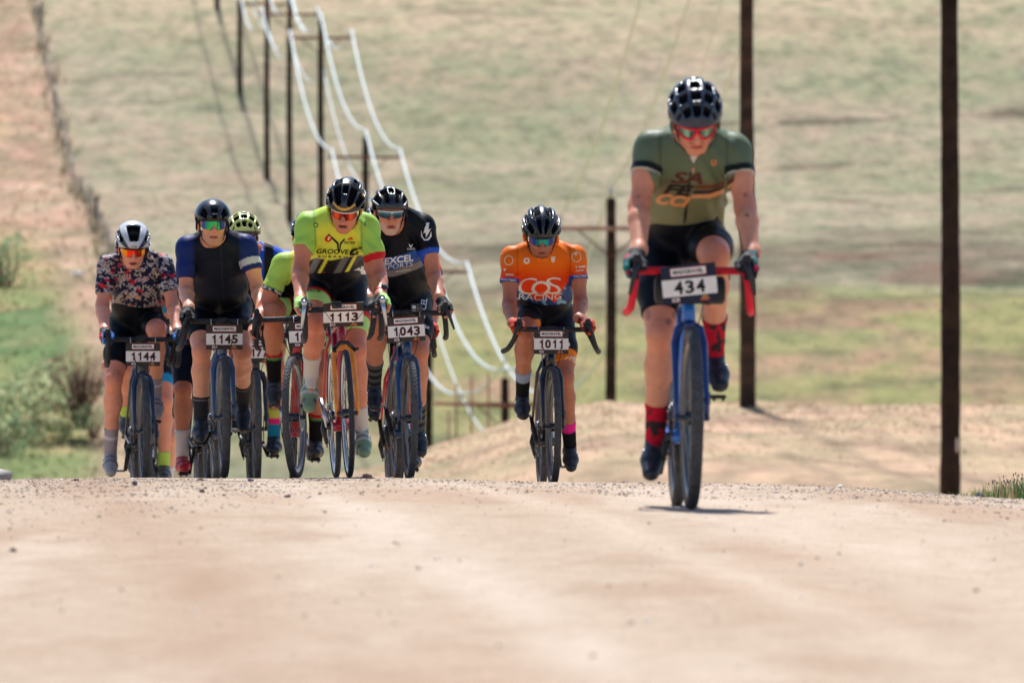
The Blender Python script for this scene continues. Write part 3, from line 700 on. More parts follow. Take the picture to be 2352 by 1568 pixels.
# ------------------------------------------------------------------ lettering: outlines of the built-in font as flat triangles
_txt = {}
def text_tris(body, bold=0.0, shear=0.0):
    key = (body, bold, shear)
    if key in _txt: return _txt[key]
    cu = bpy.data.curves.new("lettering", 'FONT'); cu.body = body; cu.offset = bold; cu.shear = shear; cu.align_x = 'CENTER'; cu.resolution_u = 3
    o = bpy.data.objects.new("lettering_tmp", cu)
    me = bpy.data.meshes.new_from_object(o)
    me.calc_loop_triangles()
    v = np.array([t.co[:2] for t in me.vertices]); f = np.array([t.vertices[:] for t in me.loop_triangles])
    mn, mx = v.min(0), v.max(0); v = (v - (mn + mx) / 2) / (mx - mn)      # unit box centred on 0
    asp = (mx - mn)[0] / (mx - mn)[1]
    bpy.data.objects.remove(o); bpy.data.meshes.remove(me); bpy.data.curves.remove(cu)
    _txt[key] = (v, f, asp); return _txt[key]
def split_tris(v, f, n):
    for _ in range(n):
        e = np.concatenate([f[:, [0, 1]], f[:, [1, 2]], f[:, [2, 0]]]); e.sort(1)
        u, inv = np.unique(e, axis=0, return_inverse=True); inv = inv.ravel(); m = len(f)
        nv = (v[u[:, 0]] + v[u[:, 1]]) / 2; ids = inv + len(v); a, b, c = ids[:m], ids[m:2 * m], ids[2 * m:]
        v = np.concatenate([v, nv]); f = np.concatenate([np.stack([f[:, 0], a, c], 1), np.stack([a, f[:, 1], b], 1), np.stack([c, b, f[:, 2]], 1), np.stack([a, b, c], 1)])
    return v, f
# ------------------------------------------------------------------ bicycles (local frame: front contact at the origin, -y is forward)
rubber = amat("rubber", rough=0.8, spec=0.3, bump=0.5, bscale=220, vary=0.25, vscale=30)
paintm = amat("paint", rough=0.30, spec=0.5, coat=0.4, vary=0.12, vscale=25)
alloy = amat("alloy", rough=0.28, metal=0.9)
plast = amat("plastic", rough=0.5, spec=0.4)
tape = amat("bar_tape", rough=0.65, bump=0.4, bscale=160)
printm = amat("printed_card", rough=0.55, spec=0.3, vary=0.06, vscale=30)
inkm = amat("ink", rough=0.6, spec=0.3)
BLK = lin(30, 31, 35)
def rot_x(a): c, s = math.cos(a), math.sin(a); return np.array([[1, 0, 0], [0, c, -s], [0, s, c]])
def rot_z(a): c, s = math.cos(a), math.sin(a); return np.array([[c, -s, 0], [s, c, 0], [0, 0, 1]])
def rot_y(a): c, s = math.cos(a), math.sin(a); return np.array([[c, 0, s], [0, 1, 0], [-s, 0, c]])
def xform(M3, t):
    M = np.eye(4); M[:3, :3] = M3; M[:3, 3] = t; return M

def make_wheel(root, centre, R, tw, steer, rimc, deep, disc, cass=False, tyrec=(44, 45, 50), wall=None):
    M = xform(steer, centre)
    w = empty("wheel", root); inv = None
    tp = []; r = tw / 2; n = 12
    for i in range(n):
        a = 2 * math.pi * i / n; tp.append((math.sin(a) * r, R - r + math.cos(a) * r))
    cc = np.array([lin(*tyrec) if math.cos(2 * math.pi * i / n) > -0.2 else lin(*(wall or tyrec)) for i in range(n)])
    mb = MB().ring((0, 0, 0), tp, 72, cc)
    # tread blocks
    for i in range(72):
        a = 2 * math.pi * i / 72
        for sx in ((-0.72, -0.3, 0.3, 0.72) if tw > 0.035 else ()):
            aa = a + (math.pi / 72 if abs(sx) < 0.5 else 0); rr = R - r + math.sqrt(1 - sx * sx) * r
            mb.box((sx * r, math.sin(aa) * rr, math.cos(aa) * rr), (0.005, 0.015, 0.003), lin(*tyrec), rot_x(-aa))
    mb.build("tyre", rubber, w, M=M)
    Ri = R - tw * 0.92; hw = tw * 0.30
    MB().ring((0, 0, 0), [(-hw, Ri + 0.008), (hw, Ri + 0.008), (hw * 1.05, Ri - 0.006), (hw * 0.45, Ri - deep), (-hw * 0.45, Ri - deep), (-hw * 1.05, Ri - 0.006)], 64, lin(*rimc)).build("rim", alloy if rimc[0] > 120 else paintm, w, M=M)
    mb = MB().tube([(-0.055, 0, 0), (-0.03, 0, 0), (-0.028, 0, 0), (0.028, 0, 0), (0.03, 0, 0), (0.055, 0, 0)], [0.012, 0.014, 0.026, 0.026, 0.014, 0.012], 12, lin(70, 72, 78))
    mb.build("hub", alloy, w, M=M)
    mb = MB()
    for i in range(24):
        a = 2 * math.pi * i / 24; b = a + (0.55 if i % 4 < 2 else -0.55); sx = 0.028 if i % 2 else -0.028
        mb.tube([(sx, math.sin(b) * 0.024, math.cos(b) * 0.024), (0, math.sin(a) * (Ri - deep), math.cos(a) * (Ri - deep))], 0.0014, 4, lin(120, 122, 128), caps=False)
    tag(mb.build("spokes", alloy, w, M=M), kind="stuff")
    if disc:
        mb = MB(); sx = 0.042 if True else 0
        mb.ring((sx, 0, 0), [(-0.001, 0.08), (0.001, 0.08), (0.001, 0.062), (-0.001, 0.062)], 32, lin(150, 152, 156))
        for i in range(6): a = i * math.pi / 3; mb.box((sx, math.sin(a) * 0.042, math.cos(a) * 0.042), (0.002, 0.006, 0.05), lin(120, 122, 126), rot_x(-a))
        mb.build("brake_disc", alloy, w, M=M)
    if cass:
        mb = MB()
        for i in range(9): rr = 0.03 + 0.005 * i; mb.ring((-0.045 + 0.0035 * i, 0, 0), [(-0.001, rr), (0.001, rr), (0.001, rr - 0.012), (-0.001, rr - 0.012)], 24, lin(150, 150, 152))
        mb.build("cassette", alloy, w, M=M)
    return w

def plate_text(parent, body, c, size, col, M, bold=0.02, shear=0.0, name="lettering", mat=None):
    v, f, asp = text_tris(body, bold, shear); V = np.stack([v[:, 0] * size[0], 0 * v[:, 0], v[:, 1] * size[1]], 1) + np.asarray(c)
    V = V @ np.array(M)[:3, :3].T + np.array(M)[:3, 3]
    return mesh_np(name, V, f, col, mat or inkm, False, parent)
def plate_poly(parent, pts, y, col, M, name="print", mat=None):
    V = np.array([[p[0], y, p[1]] for p in pts], float) @ np.array(M)[:3, :3].T + np.array(M)[:3, 3]
    return mesh_np(name, V, np.arange(len(pts))[None], col, mat or inkm, False, parent)
def rrect(cx, cz, w, h, r=0.004, n=4):
    o = []
    for (sx, sz, a0) in ((1, 1, 0), (-1, 1, 90), (-1, -1, 180), (1, -1, 270)):
        for i in range(n):
            a = math.radians(a0 + 90 * i / (n - 1)); o.append((cx + sx * (w / 2 - r) + r * math.cos(a), cz + sz * (h / 2 - r) + r * math.sin(a)))
    return o[::-1]

def make_bike(o):
    """o: options; returns (root, info)"""
    R = o.get('R', 0.35); tw = o.get('tw', 0.040); zb = o.get('zb', 0.93); hw = o.get('hw', 0.205); fc = lin(*o['frame']); kc = lin(*o.get('fork', o['frame']))
    root = empty("bicycle"); tag(root, o['label'], "bicycle", "racing bicycles on the gravel road")
    sa = o.get('steer', 0.0)
    # steering axis
    ax_d = np.array([0, 0.317, 0.948]); crown = np.array([0, 0.172, R + 0.359]); ht_top = crown + ax_d * (0.15 + 0.02)
    K = np.array([[0, -ax_d[2], ax_d[1]], [ax_d[2], 0, -ax_d[0]], [-ax_d[1], ax_d[0], 0]])
    RS = np.eye(3) + math.sin(sa) * K + (1 - math.cos(sa)) * K @ K
    def st(p): return RS @ (np.asarray(p, float) - crown) + crown
    Mst = xform(RS, crown - RS @ crown)
    bb = np.array([0, 0.61, 0.275]); ra = np.array([0, 1.04, R]); sc = np.array([0, 0.79, 0.78]); saddle = np.array([0, 0.83, 0.985])
    fat = o.get('fat', 1.0)
    # frame
    mb = MB(); ht_b = crown + ax_d * 0.012
    mb.tube([ht_b, ht_b + ax_d * 0.05, ht_top], [0.027 * fat, 0.025 * fat, 0.023 * fat], 14, fc)
    mb.tube([ht_b + ax_d * 0.03 + [0, 0.02, 0], bb + [0, -0.02, 0.03]], [0.026 * fat, 0.029 * fat], 12, fc)
    mb.tube([ht_top - ax_d * 0.035 + [0, 0.015, 0], sc], [0.020 * fat, 0.017], 12, fc)
    mb.tube([bb, sc + [0, 0.016, 0.05]], [0.021, 0.018], 12, fc)
    mb.tube([bb + [-0.045, 0, 0], bb + [0.045, 0, 0]], 0.027, 12, fc)
    for s in (-1, 1):
        mb.tube([sc + [s * 0.012, 0, -0.02], sc + [s * 0.04, 0.06, -0.09], ra + [s * 0.062, 0, 0.01]], [0.010, 0.010, 0.008], 8, fc)
        mb.tube([bb + [s * 0.03, 0.02, 0], bb + [s * 0.05, 0.15, 0.015], ra + [s * 0.062, 0, 0]], [0.013, 0.011, 0.009], 8, fc)
    mb.build("frame", o.get('paint', paintm), root)
    MB().tube([sc + [0, 0, 0.02], saddle - [0, 0, 0.05]], 0.0135, 10, lin(46, 46, 50)).build("seat_post", plast, root)
    mb = MB(); mb.tube([saddle + [0, 0.12, 0.005], saddle + [0, 0.05, 0.01], saddle + [0, -0.05, 0], saddle + [0, -0.14, -0.01]], [0.062, 0.060, 0.026, 0.018], 10, BLK, flat=1, flatdir=(0, 0, 1))
    mb.v[0][:, 2] = (mb.v[0][:, 2] - saddle[2]) * 0.35 + saddle[2] - 0.02
    mb.build("saddle", plast, root)
    # fork
    mb = MB(); fw = 0.056 if o.get('disc', True) else 0.052
    inner = lin(*o['fork_in']) if 'fork_in' in o else kc
    mb.tube([crown + ax_d * 0.008, crown - ax_d * 0.018], [0.026, 0.030], 12, kc)
    ax = np.array([0, 0, R])
    for s in (-1, 1):
        p = [crown - ax_d * 0.005 + [s * 0.012, 0, 0], crown + [s * 0.040, -0.004, -0.018], crown + [s * fw, -0.018, -0.075], (crown + ax) / 2 + [s * fw, 0.008, 0], ax + [s * (fw + 0.003), 0.004, 0.06], ax + [s * (fw + 0.003), 0, -0.012]]
        mb.tube(p, [0.020, 0.019, 0.0165 * fat, 0.0145, 0.011, 0.009], 10, kc)
    mb.tube([ax + [-fw - 0.014, 0, 0], ax + [fw + 0.014, 0, 0]], 0.0075, 8, lin(60, 60, 64) if o.get('disc', True) else lin(190, 190, 195))
    mb.build("fork", o.get('paint', paintm), root, M=Mst)
    if o.get('disc', True):
        MB().box(ax + [fw + 0.004, 0.05, 0.075], (0.03, 0.035, 0.06), lin(38, 38, 42), bev=0.008).build("brake_caliper", plast, root, M=Mst)
    else:
        mb = MB(); cz = R * 2 + 0.012 - 0.02
        mb.tube([(-0.055, 0.10, cz + 0.01), (-0.02, 0.085, cz + 0.045), (0.02, 0.085, cz + 0.045), (0.055, 0.10, cz + 0.01)], 0.011, 8, lin(40, 40, 44)); mb.tube([(-0.05, 0.09, cz - 0.005), (-0.05, 0.09, cz + 0.02)], 0.012, 6, lin(20, 20, 22)); mb.tube([(0.05, 0.09, cz + 0.0), (0.078, 0.085, cz + 0.012)], 0.008, 6, lin(30, 30, 32))
        mb.build("brake_caliper", plast, root, M=Mst)
    make_wheel(root, st(ax), R, tw, RS, o.get('rim', (40, 42, 48)), o.get('deep', 0.022), o.get('disc', True), tyrec=o.get('tyre', (80, 81, 85)), wall=o.get('wall', (122, 112, 102)))
    make_wheel(root, ra, R, tw, np.eye(3), o.get('rim', (40, 42, 48)), o.get('deep', 0.022), o.get('disc', True), True, tyrec=o.get('tyre', (80, 81, 85)), wall=o.get('wall', (122, 112, 102)))
    # stem, bars, hoods, levers
    bc = np.array([0, 0.148, zb])
    stm = ht_top + ax_d * 0.03
    mb = MB().tube([ht_top, np.array([0, bc[1] + 0.088, zb - 0.005])], 0.019, 10, lin(34, 34, 38)); mb.tube([[0, bc[1] + 0.088, zb - 0.005], bc], [0.019, 0.018], 10, lin(34, 34, 38)); mb.tube([bc - [0.024, 0, 0], bc + [0.024, 0, 0]], 0.0205, 10, lin(40, 40, 44))
    mb.build("stem", plast, root, M=Mst)
    tc = lin(*o.get('tape', (34, 35, 40))); fl = o.get('flare', 0.03); dl = o.get('drop', 0.125)
    for s in (-1, 1):
        pass
    def side(s):
        return [bc + [s * 0.045, 0, 0], bc + [s * (hw - 0.045), 0, 0], bc + [s * (hw - 0.012), -0.022, 0.0], bc + [s * hw, -0.055, -0.002], bc + [s * (hw + fl * 0.15), -0.088, -0.022], bc + [s * (hw + fl * 0.4), -0.098, -0.06], bc + [s * (hw + fl * 0.7), -0.075, -dl + 0.02], bc + [s * (hw + fl * 0.9), -0.03, -dl], bc + [s * (hw + fl * 1.1), 0.045, -dl - 0.008]]
    L_ = side(-1); R_ = side(1)
    def smooth(p, n=4):
        p = np.array(p); t = np.linspace(0, len(p) - 1, (len(p) - 1) * n + 1); i = np.clip(t.astype(int), 0, len(p) - 2); f = (t - i)[:, None]
        g = np.gradient(p, axis=0); h0 = g[i]; h1 = g[i + 1]
        return (2 * f ** 3 - 3 * f ** 2 + 1) * p[i] + (f ** 3 - 2 * f ** 2 + f) * h0 + (-2 * f ** 3 + 3 * f ** 2) * p[i + 1] + (f ** 3 - f ** 2) * h1
    mb = MB().tube([bc - [0.06, 0, 0], bc + [0.06, 0, 0]], 0.0155, 10, lin(36, 37, 42))
    bar = mb.build("handlebar", plast, root, M=Mst)
    for p in (L_, R_):
        MB().tube(smooth(p), 0.0158, 10, tc).build("bar_tape", tape, bar, M=Mst)
        e = p[-1]; MB().tube([e, e + [0, 0.012, -0.001]], 0.0165, 10, lin(30, 30, 32)).build("end_plug", plast, bar, M=Mst)
    hc = lin(*o.get('hood', (30, 32, 37))); lc = lin(*o.get('lever', (44, 46, 52)))
    for s in (-1, 1):
        h0 = bc + [s * hw, -0.045, 0.002]
        F = prim_field([cap(h0, h0 + [0, -0.055, 0.012], 0.0185, 0.017, 0.01, (0, 0, 1), 1.35), cap(h0 + [0, -0.05, 0.012], h0 + [s * 0.004, -0.085, 0.034], 0.0165, 0.0155, 0.012, (0, 0, 1), 1.2), ell(h0 + [s * 0.004, -0.088, 0.044], (0.0165, 0.018, 0.020), 0.01)], 0.005)
        P, Q = F.mesh(); P = P @ Mst[:3, :3].T + Mst[:3, 3]
        mesh_np("brake_hood", P, Q, hc, tape, True, root)
        la = h0 + [s * 0.004, -0.098, 0.022]
        ls = o.get('lever_out', 0.028)
        mb = MB().tube([la, la + [s * ls * 0.25, -0.012, -0.025], la + [s * ls * 0.6, -0.008, -0.065], la + [s * ls, 0.006, -0.118]], [0.0105, 0.0095, 0.008, 0.0055], 8, lc, flat=1.25)
        mb.build("brake_lever", alloy if o.get('lever', (0,))[0] > 120 else plast, root, M=Mst)
        if o.get('lever', (0,))[0] > 120:      # bare alloy pivot and the old style cable arching across
            MB().ball(la + [0, -0.006, 0.012], (0.017, 0.016, 0.017), lin(200, 200, 205)).build("lever_pivot", alloy, root, M=Mst)
            MB().tube(smooth([la + [-s * 0.01, 0.0, 0.01], la + [-s * 0.05, -0.03, 0.005], la + [-s * 0.11, -0.05, -0.05], bc + [s * 0.02, -0.06, -0.13], [s * 0.01, 0.10, crown[2] + 0.03]]), 0.0018, 6, lin(34, 34, 38)).build("brake_cable", plast, root, M=Mst)
    if not o.get('lever', (0,))[0] > 120:
        for s in (-1, 1):
            MB().tube(smooth([bc + [s * 0.05, -0.012, -0.012], bc + [s * 0.055, 0.0, -0.08], [s * 0.045, 0.07, crown[2] + 0.06], [s * 0.03, 0.135, crown[2] - 0.01]]), 0.0024, 6, lin(26, 27, 30)).build("brake_cable", plast, root, M=Mst)
    # number board with its print
    if o.get('num'):
        pw, ph = o.get('pw', 0.212), o.get('ph', 0.145); pr = o.get('proll', 0.0); pm = o.get('pdx', 0.0)
        M = Mst @ xform(rot_y(pr) @ rot_x(o.get('ptilt', 0.06)), bc + [pm, o.get('pdy', -0.030), -0.020 - ph / 2 + o.get('pdz', 0.0)])
        bgc = lin(*o.get('pbg', (62, 54, 50)))
        n = 8; xs_ = np.linspace(-pw / 2, pw / 2, n); cur = lambda x: 0.10 * x * x * 4
        mb = MB()
        V = []; 
        for yy_ in (0.0, 0.002):
            for zz in (ph / 2, -ph / 2): V += [(x, yy_, zz) for x in xs_]
        k = np.arange(n - 1); Q = np.concatenate([np.stack([k, n + k, n + k + 1, k + 1], 1), np.stack([2 * n + k, 2 * n + k + 1, 3 * n + k + 1, 3 * n + k], 1), np.stack([k, k + 1, 2 * n + k + 1, 2 * n + k], 1), np.stack([n + k, 3 * n + k, 3 * n + k + 1, n + k + 1], 1)])
        mb.add(V, Q, [[0, 2 * n, 3 * n], [0, 3 * n, n], [n - 1, 2 * n - 1, 4 * n - 1], [n - 1, 4 * n - 1, 3 * n - 1]], bgc)
        pl = mb.build("number_plate", printm, root, smooth=False, M=M)
        wh = lin(244, 238, 236)
        zt = ph / 2
        plate_poly(pl, rrect(0, zt - 0.085, pw * 0.995, 0.066, 0.003), -0.0015, wh, M, "number_panel", printm)
        plate_poly(pl, rrect(0.0, zt - 0.025, pw * 0.66, 0.033, 0.002), -0.0012, lin(196, 54, 50), M, "label_edge", printm)
        plate_poly(pl, rrect(0.0, zt - 0.025, pw * 0.635, 0.028, 0.002), -0.0022, wh, M, "label_panel", printm)
        plate_text(pl, "MADGRAVEL", (0, -0.0032, zt - 0.025), (pw * 0.56, 0.0155), lin(34, 26, 28), M, 0.03)
        v_, f_, _a = text_tris("V", 0.03, 0)
        plate_text(pl, "V", (pw * 0.155, -0.0037, zt - 0.025), (pw * 0.06, 0.0155), lin(176, 30, 40), M, 0.03)
        num = o['num']; nw = {3: 0.60, 4: 0.76}[len(num)] * pw; dh = 0.050
        cw = nw / len(num); ink = lin(*o.get('ink', (58, 34, 34)))
        for i, ch in enumerate(num):
            xx = -nw / 2 + cw * (i + 0.5)
            wd = cw * (0.52 if ch == '1' else 0.82)
            if ch == '1':
                one = [(0.0, -.5), (.42, -.5), (.42, .5), (.14, .5), (-.08, .34), (-.42, .27), (-.42, .10), (0.0, .14)]
                if o.get('redge', True): plate_poly(pl, [(xx + a_ * wd * 1.12, zt - 0.085 + b_ * dh * 1.05) for a_, b_ in one], -0.0025, lin(196, 84, 76), M, 'digit_edge', inkm)
                plate_poly(pl, [(xx + a_ * wd, zt - 0.085 + b_ * dh) for a_, b_ in one], -0.0035, ink, M, 'digit', inkm); continue
            if o.get('redge', True): plate_text(pl, ch, (xx, -0.0025, zt - 0.085), (wd * 1.10, dh * 1.05), lin(196, 84, 76), M, 0.035, name="digit_edge")
            plate_text(pl, ch, (xx, -0.0035, zt - 0.085), (wd, dh), ink, M, 0.03, name="digit")
        plate_poly(pl, rrect(-pw * 0.27, zt - 0.131, 0.030, 0.016, 0.002), -0.0012, lin(196, 70, 64), M, "label_edge", printm)
        plate_poly(pl, rrect(-pw * 0.27, zt - 0.131, 0.027, 0.013, 0.002), -0.0022, wh, M, "label_panel", printm)
        plate_text(pl, "MG", (-pw * 0.27, -0.0032, zt - 0.131), (0.018, 0.008), lin(34, 26, 28), M, 0.03)
        ex, ez = pw * 0.26, zt - 0.133
        plate_poly(pl, [(ex - 0.021, ez), (ex + 0.021, ez), (ex + 0.014, ez - 0.008), (ex - 0.014, ez - 0.008)], -0.0015, lin(206, 104, 60), M, "emblem", printm)
        plate_poly(pl, [(ex - 0.013, ez + 0.001), (ex - 0.006, ez + 0.014), (ex, ez + 0.008), (ex + 0.007, ez + 0.015), (ex + 0.014, ez + 0.001)][::-1], -0.0018, lin(186, 138, 88), M, "emblem", printm)
        for s in (-1, 1):
            MB().tube([bc + [s * pw * 0.37 + pm, -0.018, 0.012], bc + [s * pw * 0.36 + pm, -0.034, -0.022 + s * 0.3 * 0]], 0.0022, 5, lin(220, 222, 226)).build("cable_tie", plast, root, M=Mst)
    if o.get('computer'):
        cx = o['computer']; cpt = MB().box(bc + [cx, -0.05, 0.022], (0.052, 0.085, 0.018), lin(52, 50, 50), rot_x(0.35), bev=0.006)
        cpt = cpt.build("bike_computer", plast, root, M=Mst)
        if o.get('ctext'): plate_text(cpt, o['ctext'], (0, 0, 0), (0.030, 0.006), lin(190, 180, 175), Mst @ xform(np.eye(3), bc + [cx, -0.094, 0.008]), 0.02)
    if o.get('camera'):
        cc = bc + [0.045, -0.04, 0.028]
        b_ = MB().box(cc, (0.064, 0.028, 0.048), lin(52, 54, 60), bev=0.006).build("action_camera", plast, root, M=Mst)
        MB().box(cc + [-0.015, -0.0145, 0.004], (0.020, 0.003, 0.018), lin(196, 192, 190), bev=0.001).build("screen", plast, b_, M=Mst)
        MB().box(cc + [0.015, -0.015, 0.008], (0.026, 0.006, 0.026), lin(92, 86, 84), bev=0.002).build("lens", plast, b_, M=Mst)
        MB().ball(cc + [0.015, -0.018, 0.008], (0.008, 0.003, 0.008), lin(20, 20, 24), 10, 6).build("lens", plast, b_, M=Mst)
        plate_poly(b_, rrect(-0.015, -0.016, 0.018, 0.003, 0.001, 3), 0, lin(190, 190, 190), Mst @ xform(np.eye(3), cc + [0, -0.0155, 0]), "print")
    if o.get('bag'):
        Rb = 0.055; mb = MB(); cz = zb - 0.082
        mb.tube([bc + [-0.135, -0.015, -0.075], bc + [-0.125, -0.015, -0.075], bc + [0.125, -0.015, -0.075], bc + [0.135, -0.015, -0.075]], [Rb * 0.8, Rb, Rb, Rb * 0.8], 14, lin(26, 28, 33))
        bg_ = mb.build("handlebar_bag", tape, root, M=Mst)
        for s in (-0.08, 0.07): MB().ring(bc + [s, -0.015, -0.075], [(-0.009, Rb + 0.002), (0.009, Rb + 0.002)], 18, lin(40, 42, 46), closed=False).build("strap", tape, bg_, M=Mst)
    if o.get('light'):
        MB().box(bc + [o['light'], -0.03, 0.04], (0.03, 0.04, 0.035), lin(40, 40, 44), bev=0.01).build("light_mount", plast, root, M=Mst)
    # drive side (bike's right = image left)
    mb = MB()
    for rr, xo in ((0.088, -0.050), (0.066, -0.043)):
        mb.ring(bb + [xo, 0, 0], [(-0.0015, rr), (0.0015, rr), (0.0015, rr - 0.012), (-0.0015, rr - 0.012)], 40, lin(90, 90, 95) if not o.get('silver') else lin(190, 190, 195))
        for i in range(4): a = i * math.pi / 2 + 0.4; mb.box(bb + [xo, math.sin(a) * rr / 2, math.cos(a) * rr / 2], (0.004, 0.016, rr), lin(70, 70, 75), rot_x(-a))
    mb.build("chainring", alloy, root)
    for i, pd in enumerate(o['pedals']):
        s = -1 if i == 0 else 1; pd = np.asarray(pd, float)
        c0 = bb + [s * 0.062, 0, 0]; c1 = np.array([s * 0.088, pd[1], pd[2]])
        d = c1 - c0; d *= 0.165 / max(np.linalg.norm(d), 1e-6)
        c1 = c0 + d if np.linalg.norm(d) > 0 else c1
        cr = MB().tube([c0, c1], [0.016, 0.012], 10, lin(38, 38, 42) if not o.get('silver') else lin(196, 196, 200), flat=0.55, flatdir=(1, 0, 0)); cr.tube([bb, c0 + [s * 0.008, 0, 0]], 0.018, 10, lin(50, 50, 54))
        cr.build("crank", plast if not o.get('silver') else alloy, root)
        mb = MB().tube([c1, [pd[0] + s * 0.02, c1[1], c1[2]]], 0.008, 8, lin(160, 160, 165)); mb.box((pd[0], c1[1], c1[2]), (0.062, 0.07, 0.016), lin(48, 47, 48), rot_x(o.get('ptl', (0, 0))[i]), bev=0.005)
        mb.box((pd[0] - 0.018, c1[1] - 0.036, c1[2] - 0.006), (0.012, 0.012, 0.020), lin(70, 68, 66)); mb.box((pd[0] + 0.018, c1[1] - 0.036, c1[2] - 0.006), (0.012, 0.012, 0.020), lin(70, 68, 66))
        mb.build("pedal", plast, root)
    mb = MB(); cx = -0.046
    for s in (-1, 1):
        mb.tube([bb + [cx, 0, s * 0.086], ra + [cx, 0, s * 0.036 - 0.0 + (-0.06 if s < 0 else 0)]], 0.0045, 5, lin(120, 116, 110))
    mb.build("chain", alloy, root)
    mb = MB().tube([ra + [-0.05, 0.0, -0.02], ra + [-0.058, 0.01, -0.07], ra + [-0.046, -0.03, -0.15]], [0.014, 0.017, 0.010], 8, lin(60, 60, 64)); mb.ring(ra + [-0.046, 0.0, -0.085], [(-0.003, 0.022), (0.003, 0.022), (0.003, 0.008), (-0.003, 0.008)], 14, lin(70, 70, 74)); mb.ring(ra + [-0.046, -0.03, -0.15], [(-0.003, 0.022), (0.003, 0.022), (0.003, 0.008), (-0.003, 0.008)], 14, lin(70, 70, 74))
    mb.build("derailleur", alloy, root)
    mb = MB().tube([bb + [-0.052, 0.02, 0.10], bb + [-0.05, 0.06, 0.115]], 0.012, 6, lin(150, 150, 155)); mb.build("front_derailleur", alloy, root)
    if o.get('bottle'):
        a0 = crown + (bb - crown) * 0.35 + [0, 0.06, 0.03]; dv = (bb - crown) / np.linalg.norm(bb - crown)
        MB().tube([a0, a0 + dv * 0.03, a0 + dv * 0.05, a0 + dv * 0.17, a0 + dv * 0.19], [0.018, 0.03, 0.036, 0.036, 0.034], 12, lin(*o['bottle'])).build("bottle", plast, root)
    return root, dict(bc=bc, Mst=Mst, hw=hw)
# ------------------------------------------------------------------ riders
from mathutils.geometry import tessellate_polygon
skinm = amat("skin", rough=0.42, spec=0.45, bump=0.15, bscale=120, vary=0.07, vscale=40, sss=0.10)
clothm = amat("jersey_cloth", rough=0.5, spec=0.16, bump=0.4, bscale=26)
lycram = amat("shorts_lycra", rough=0.45, spec=0.14, bump=0.15, bscale=40)
knitm = amat("sock_knit", rough=0.85, spec=0.15, bump=0.3, bscale=200)
shoem = amat("shoe_leather", rough=0.42, spec=0.45, bump=0.12, bscale=90)
glovem = amat("glove_cloth", rough=0.7, spec=0.25, bump=0.3, bscale=90)
helmm = amat("helmet_shell", rough=0.28, spec=0.5, coat=0.4, gloss_alpha=True)
lensm = amat("mirror_lens", rough=0.10, metal=0.75, spec=0.6)
hairm = amat("strap_web", rough=0.8)

def seg_t(P, a, b):
    a = A3(a); d = A3(b) - a; t = ((P - a) @ d) / (d @ d); q = P - a - np.clip(t, 0, 1)[:, None] * d
    return t, np.linalg.norm(q, axis=1)

class Frame:
    def __init__(s, px, D, yaw, roll, pitch=None, z=None):
        x0 = xw(px, D); s.D = D
        z0 = road_z(x0, D) if z is None else CZ + (HY - z) / FPX * D
        if pitch is None:
            x1 = x0 - math.sin(yaw) * 1.04; pitch = (road_z(x1, D + 1.04) - road_z(x0, D)) / 1.04
        s.M = Matrix.Translation((x0, D, z0)) @ Matrix.Rotation(yaw, 4, 'Z') @ Matrix.Rotation(pitch, 4, 'X') @ Matrix.Rotation(roll, 4, 'Y')
        s.Mi = s.M.inverted(); s.Mn = np.array(s.M)
    def loc(s, p, y):
        """local point whose picture position is p when it lies at local depth y"""
        d = s.D + y
        for _ in range(3):
            w = Vector(((p[0] - HX) * d / FPX, d, CZ + (HY - p[1]) * d / FPX)); l = s.Mi @ w; d += y - l[1]
        return np.array(l)
    def toV(s, P):
        w = P @ s.Mn[:3, :3].T + s.Mn[:3, 3]
        return HX + w[:, 0] * FPX / w[:, 1], HY - (w[:, 2] - CZ) * FPX / w[:, 1]

def hand_prims(H, s, wr, drops=False, e=0.0):
    H = A3(H); X = lambda a, b, c: H + np.array([s * a, b, c])
    P = [cap(wr, X(0.012, 0.022, 0.020), 0.027 + e, 0.027 + e, 0.02, (1, 0, 0), 1.2), ell(X(0.012, 0.012, 0.018), (0.036 + e, 0.044 + e, 0.021 + e), 0.015)]
    for i in range(4):
        l = (0.94, 1.0, 0.96, 0.8)[i]; y = -0.036 + 0.020 * i
        if drops:
            k = [X(0.024, y, 0.022), X(0.036, y - 0.020, 0.010 * l), X(0.030, y - 0.034, -0.018 * l), X(0.004, y - 0.030, -0.030 * l)]
        else:
            k = [X(0.030, y + 0.012, 0.022), X(0.041, y - 0.010, -0.008 * l), X(0.031, y - 0.018, -0.036 * l), X(0.003, y - 0.017, -0.044 * l)]
        r = (0.0105, 0.0102, 0.0095, 0.0085)
        for j in range(3): P.append(cap(k[j], k[j + 1], r[j] + e, r[j + 1] + e, 0.006 if j else 0.012))
    t = [X(-0.010, 0.020, 0.020), X(-0.027, -0.010, 0.010), X(-0.026, -0.036, -0.010)]
    P += [cap(t[0], t[1], 0.0125 + e, 0.0115 + e, 0.012), cap(t[1], t[2], 0.0112 + e, 0.0095 + e, 0.005)]
    return P

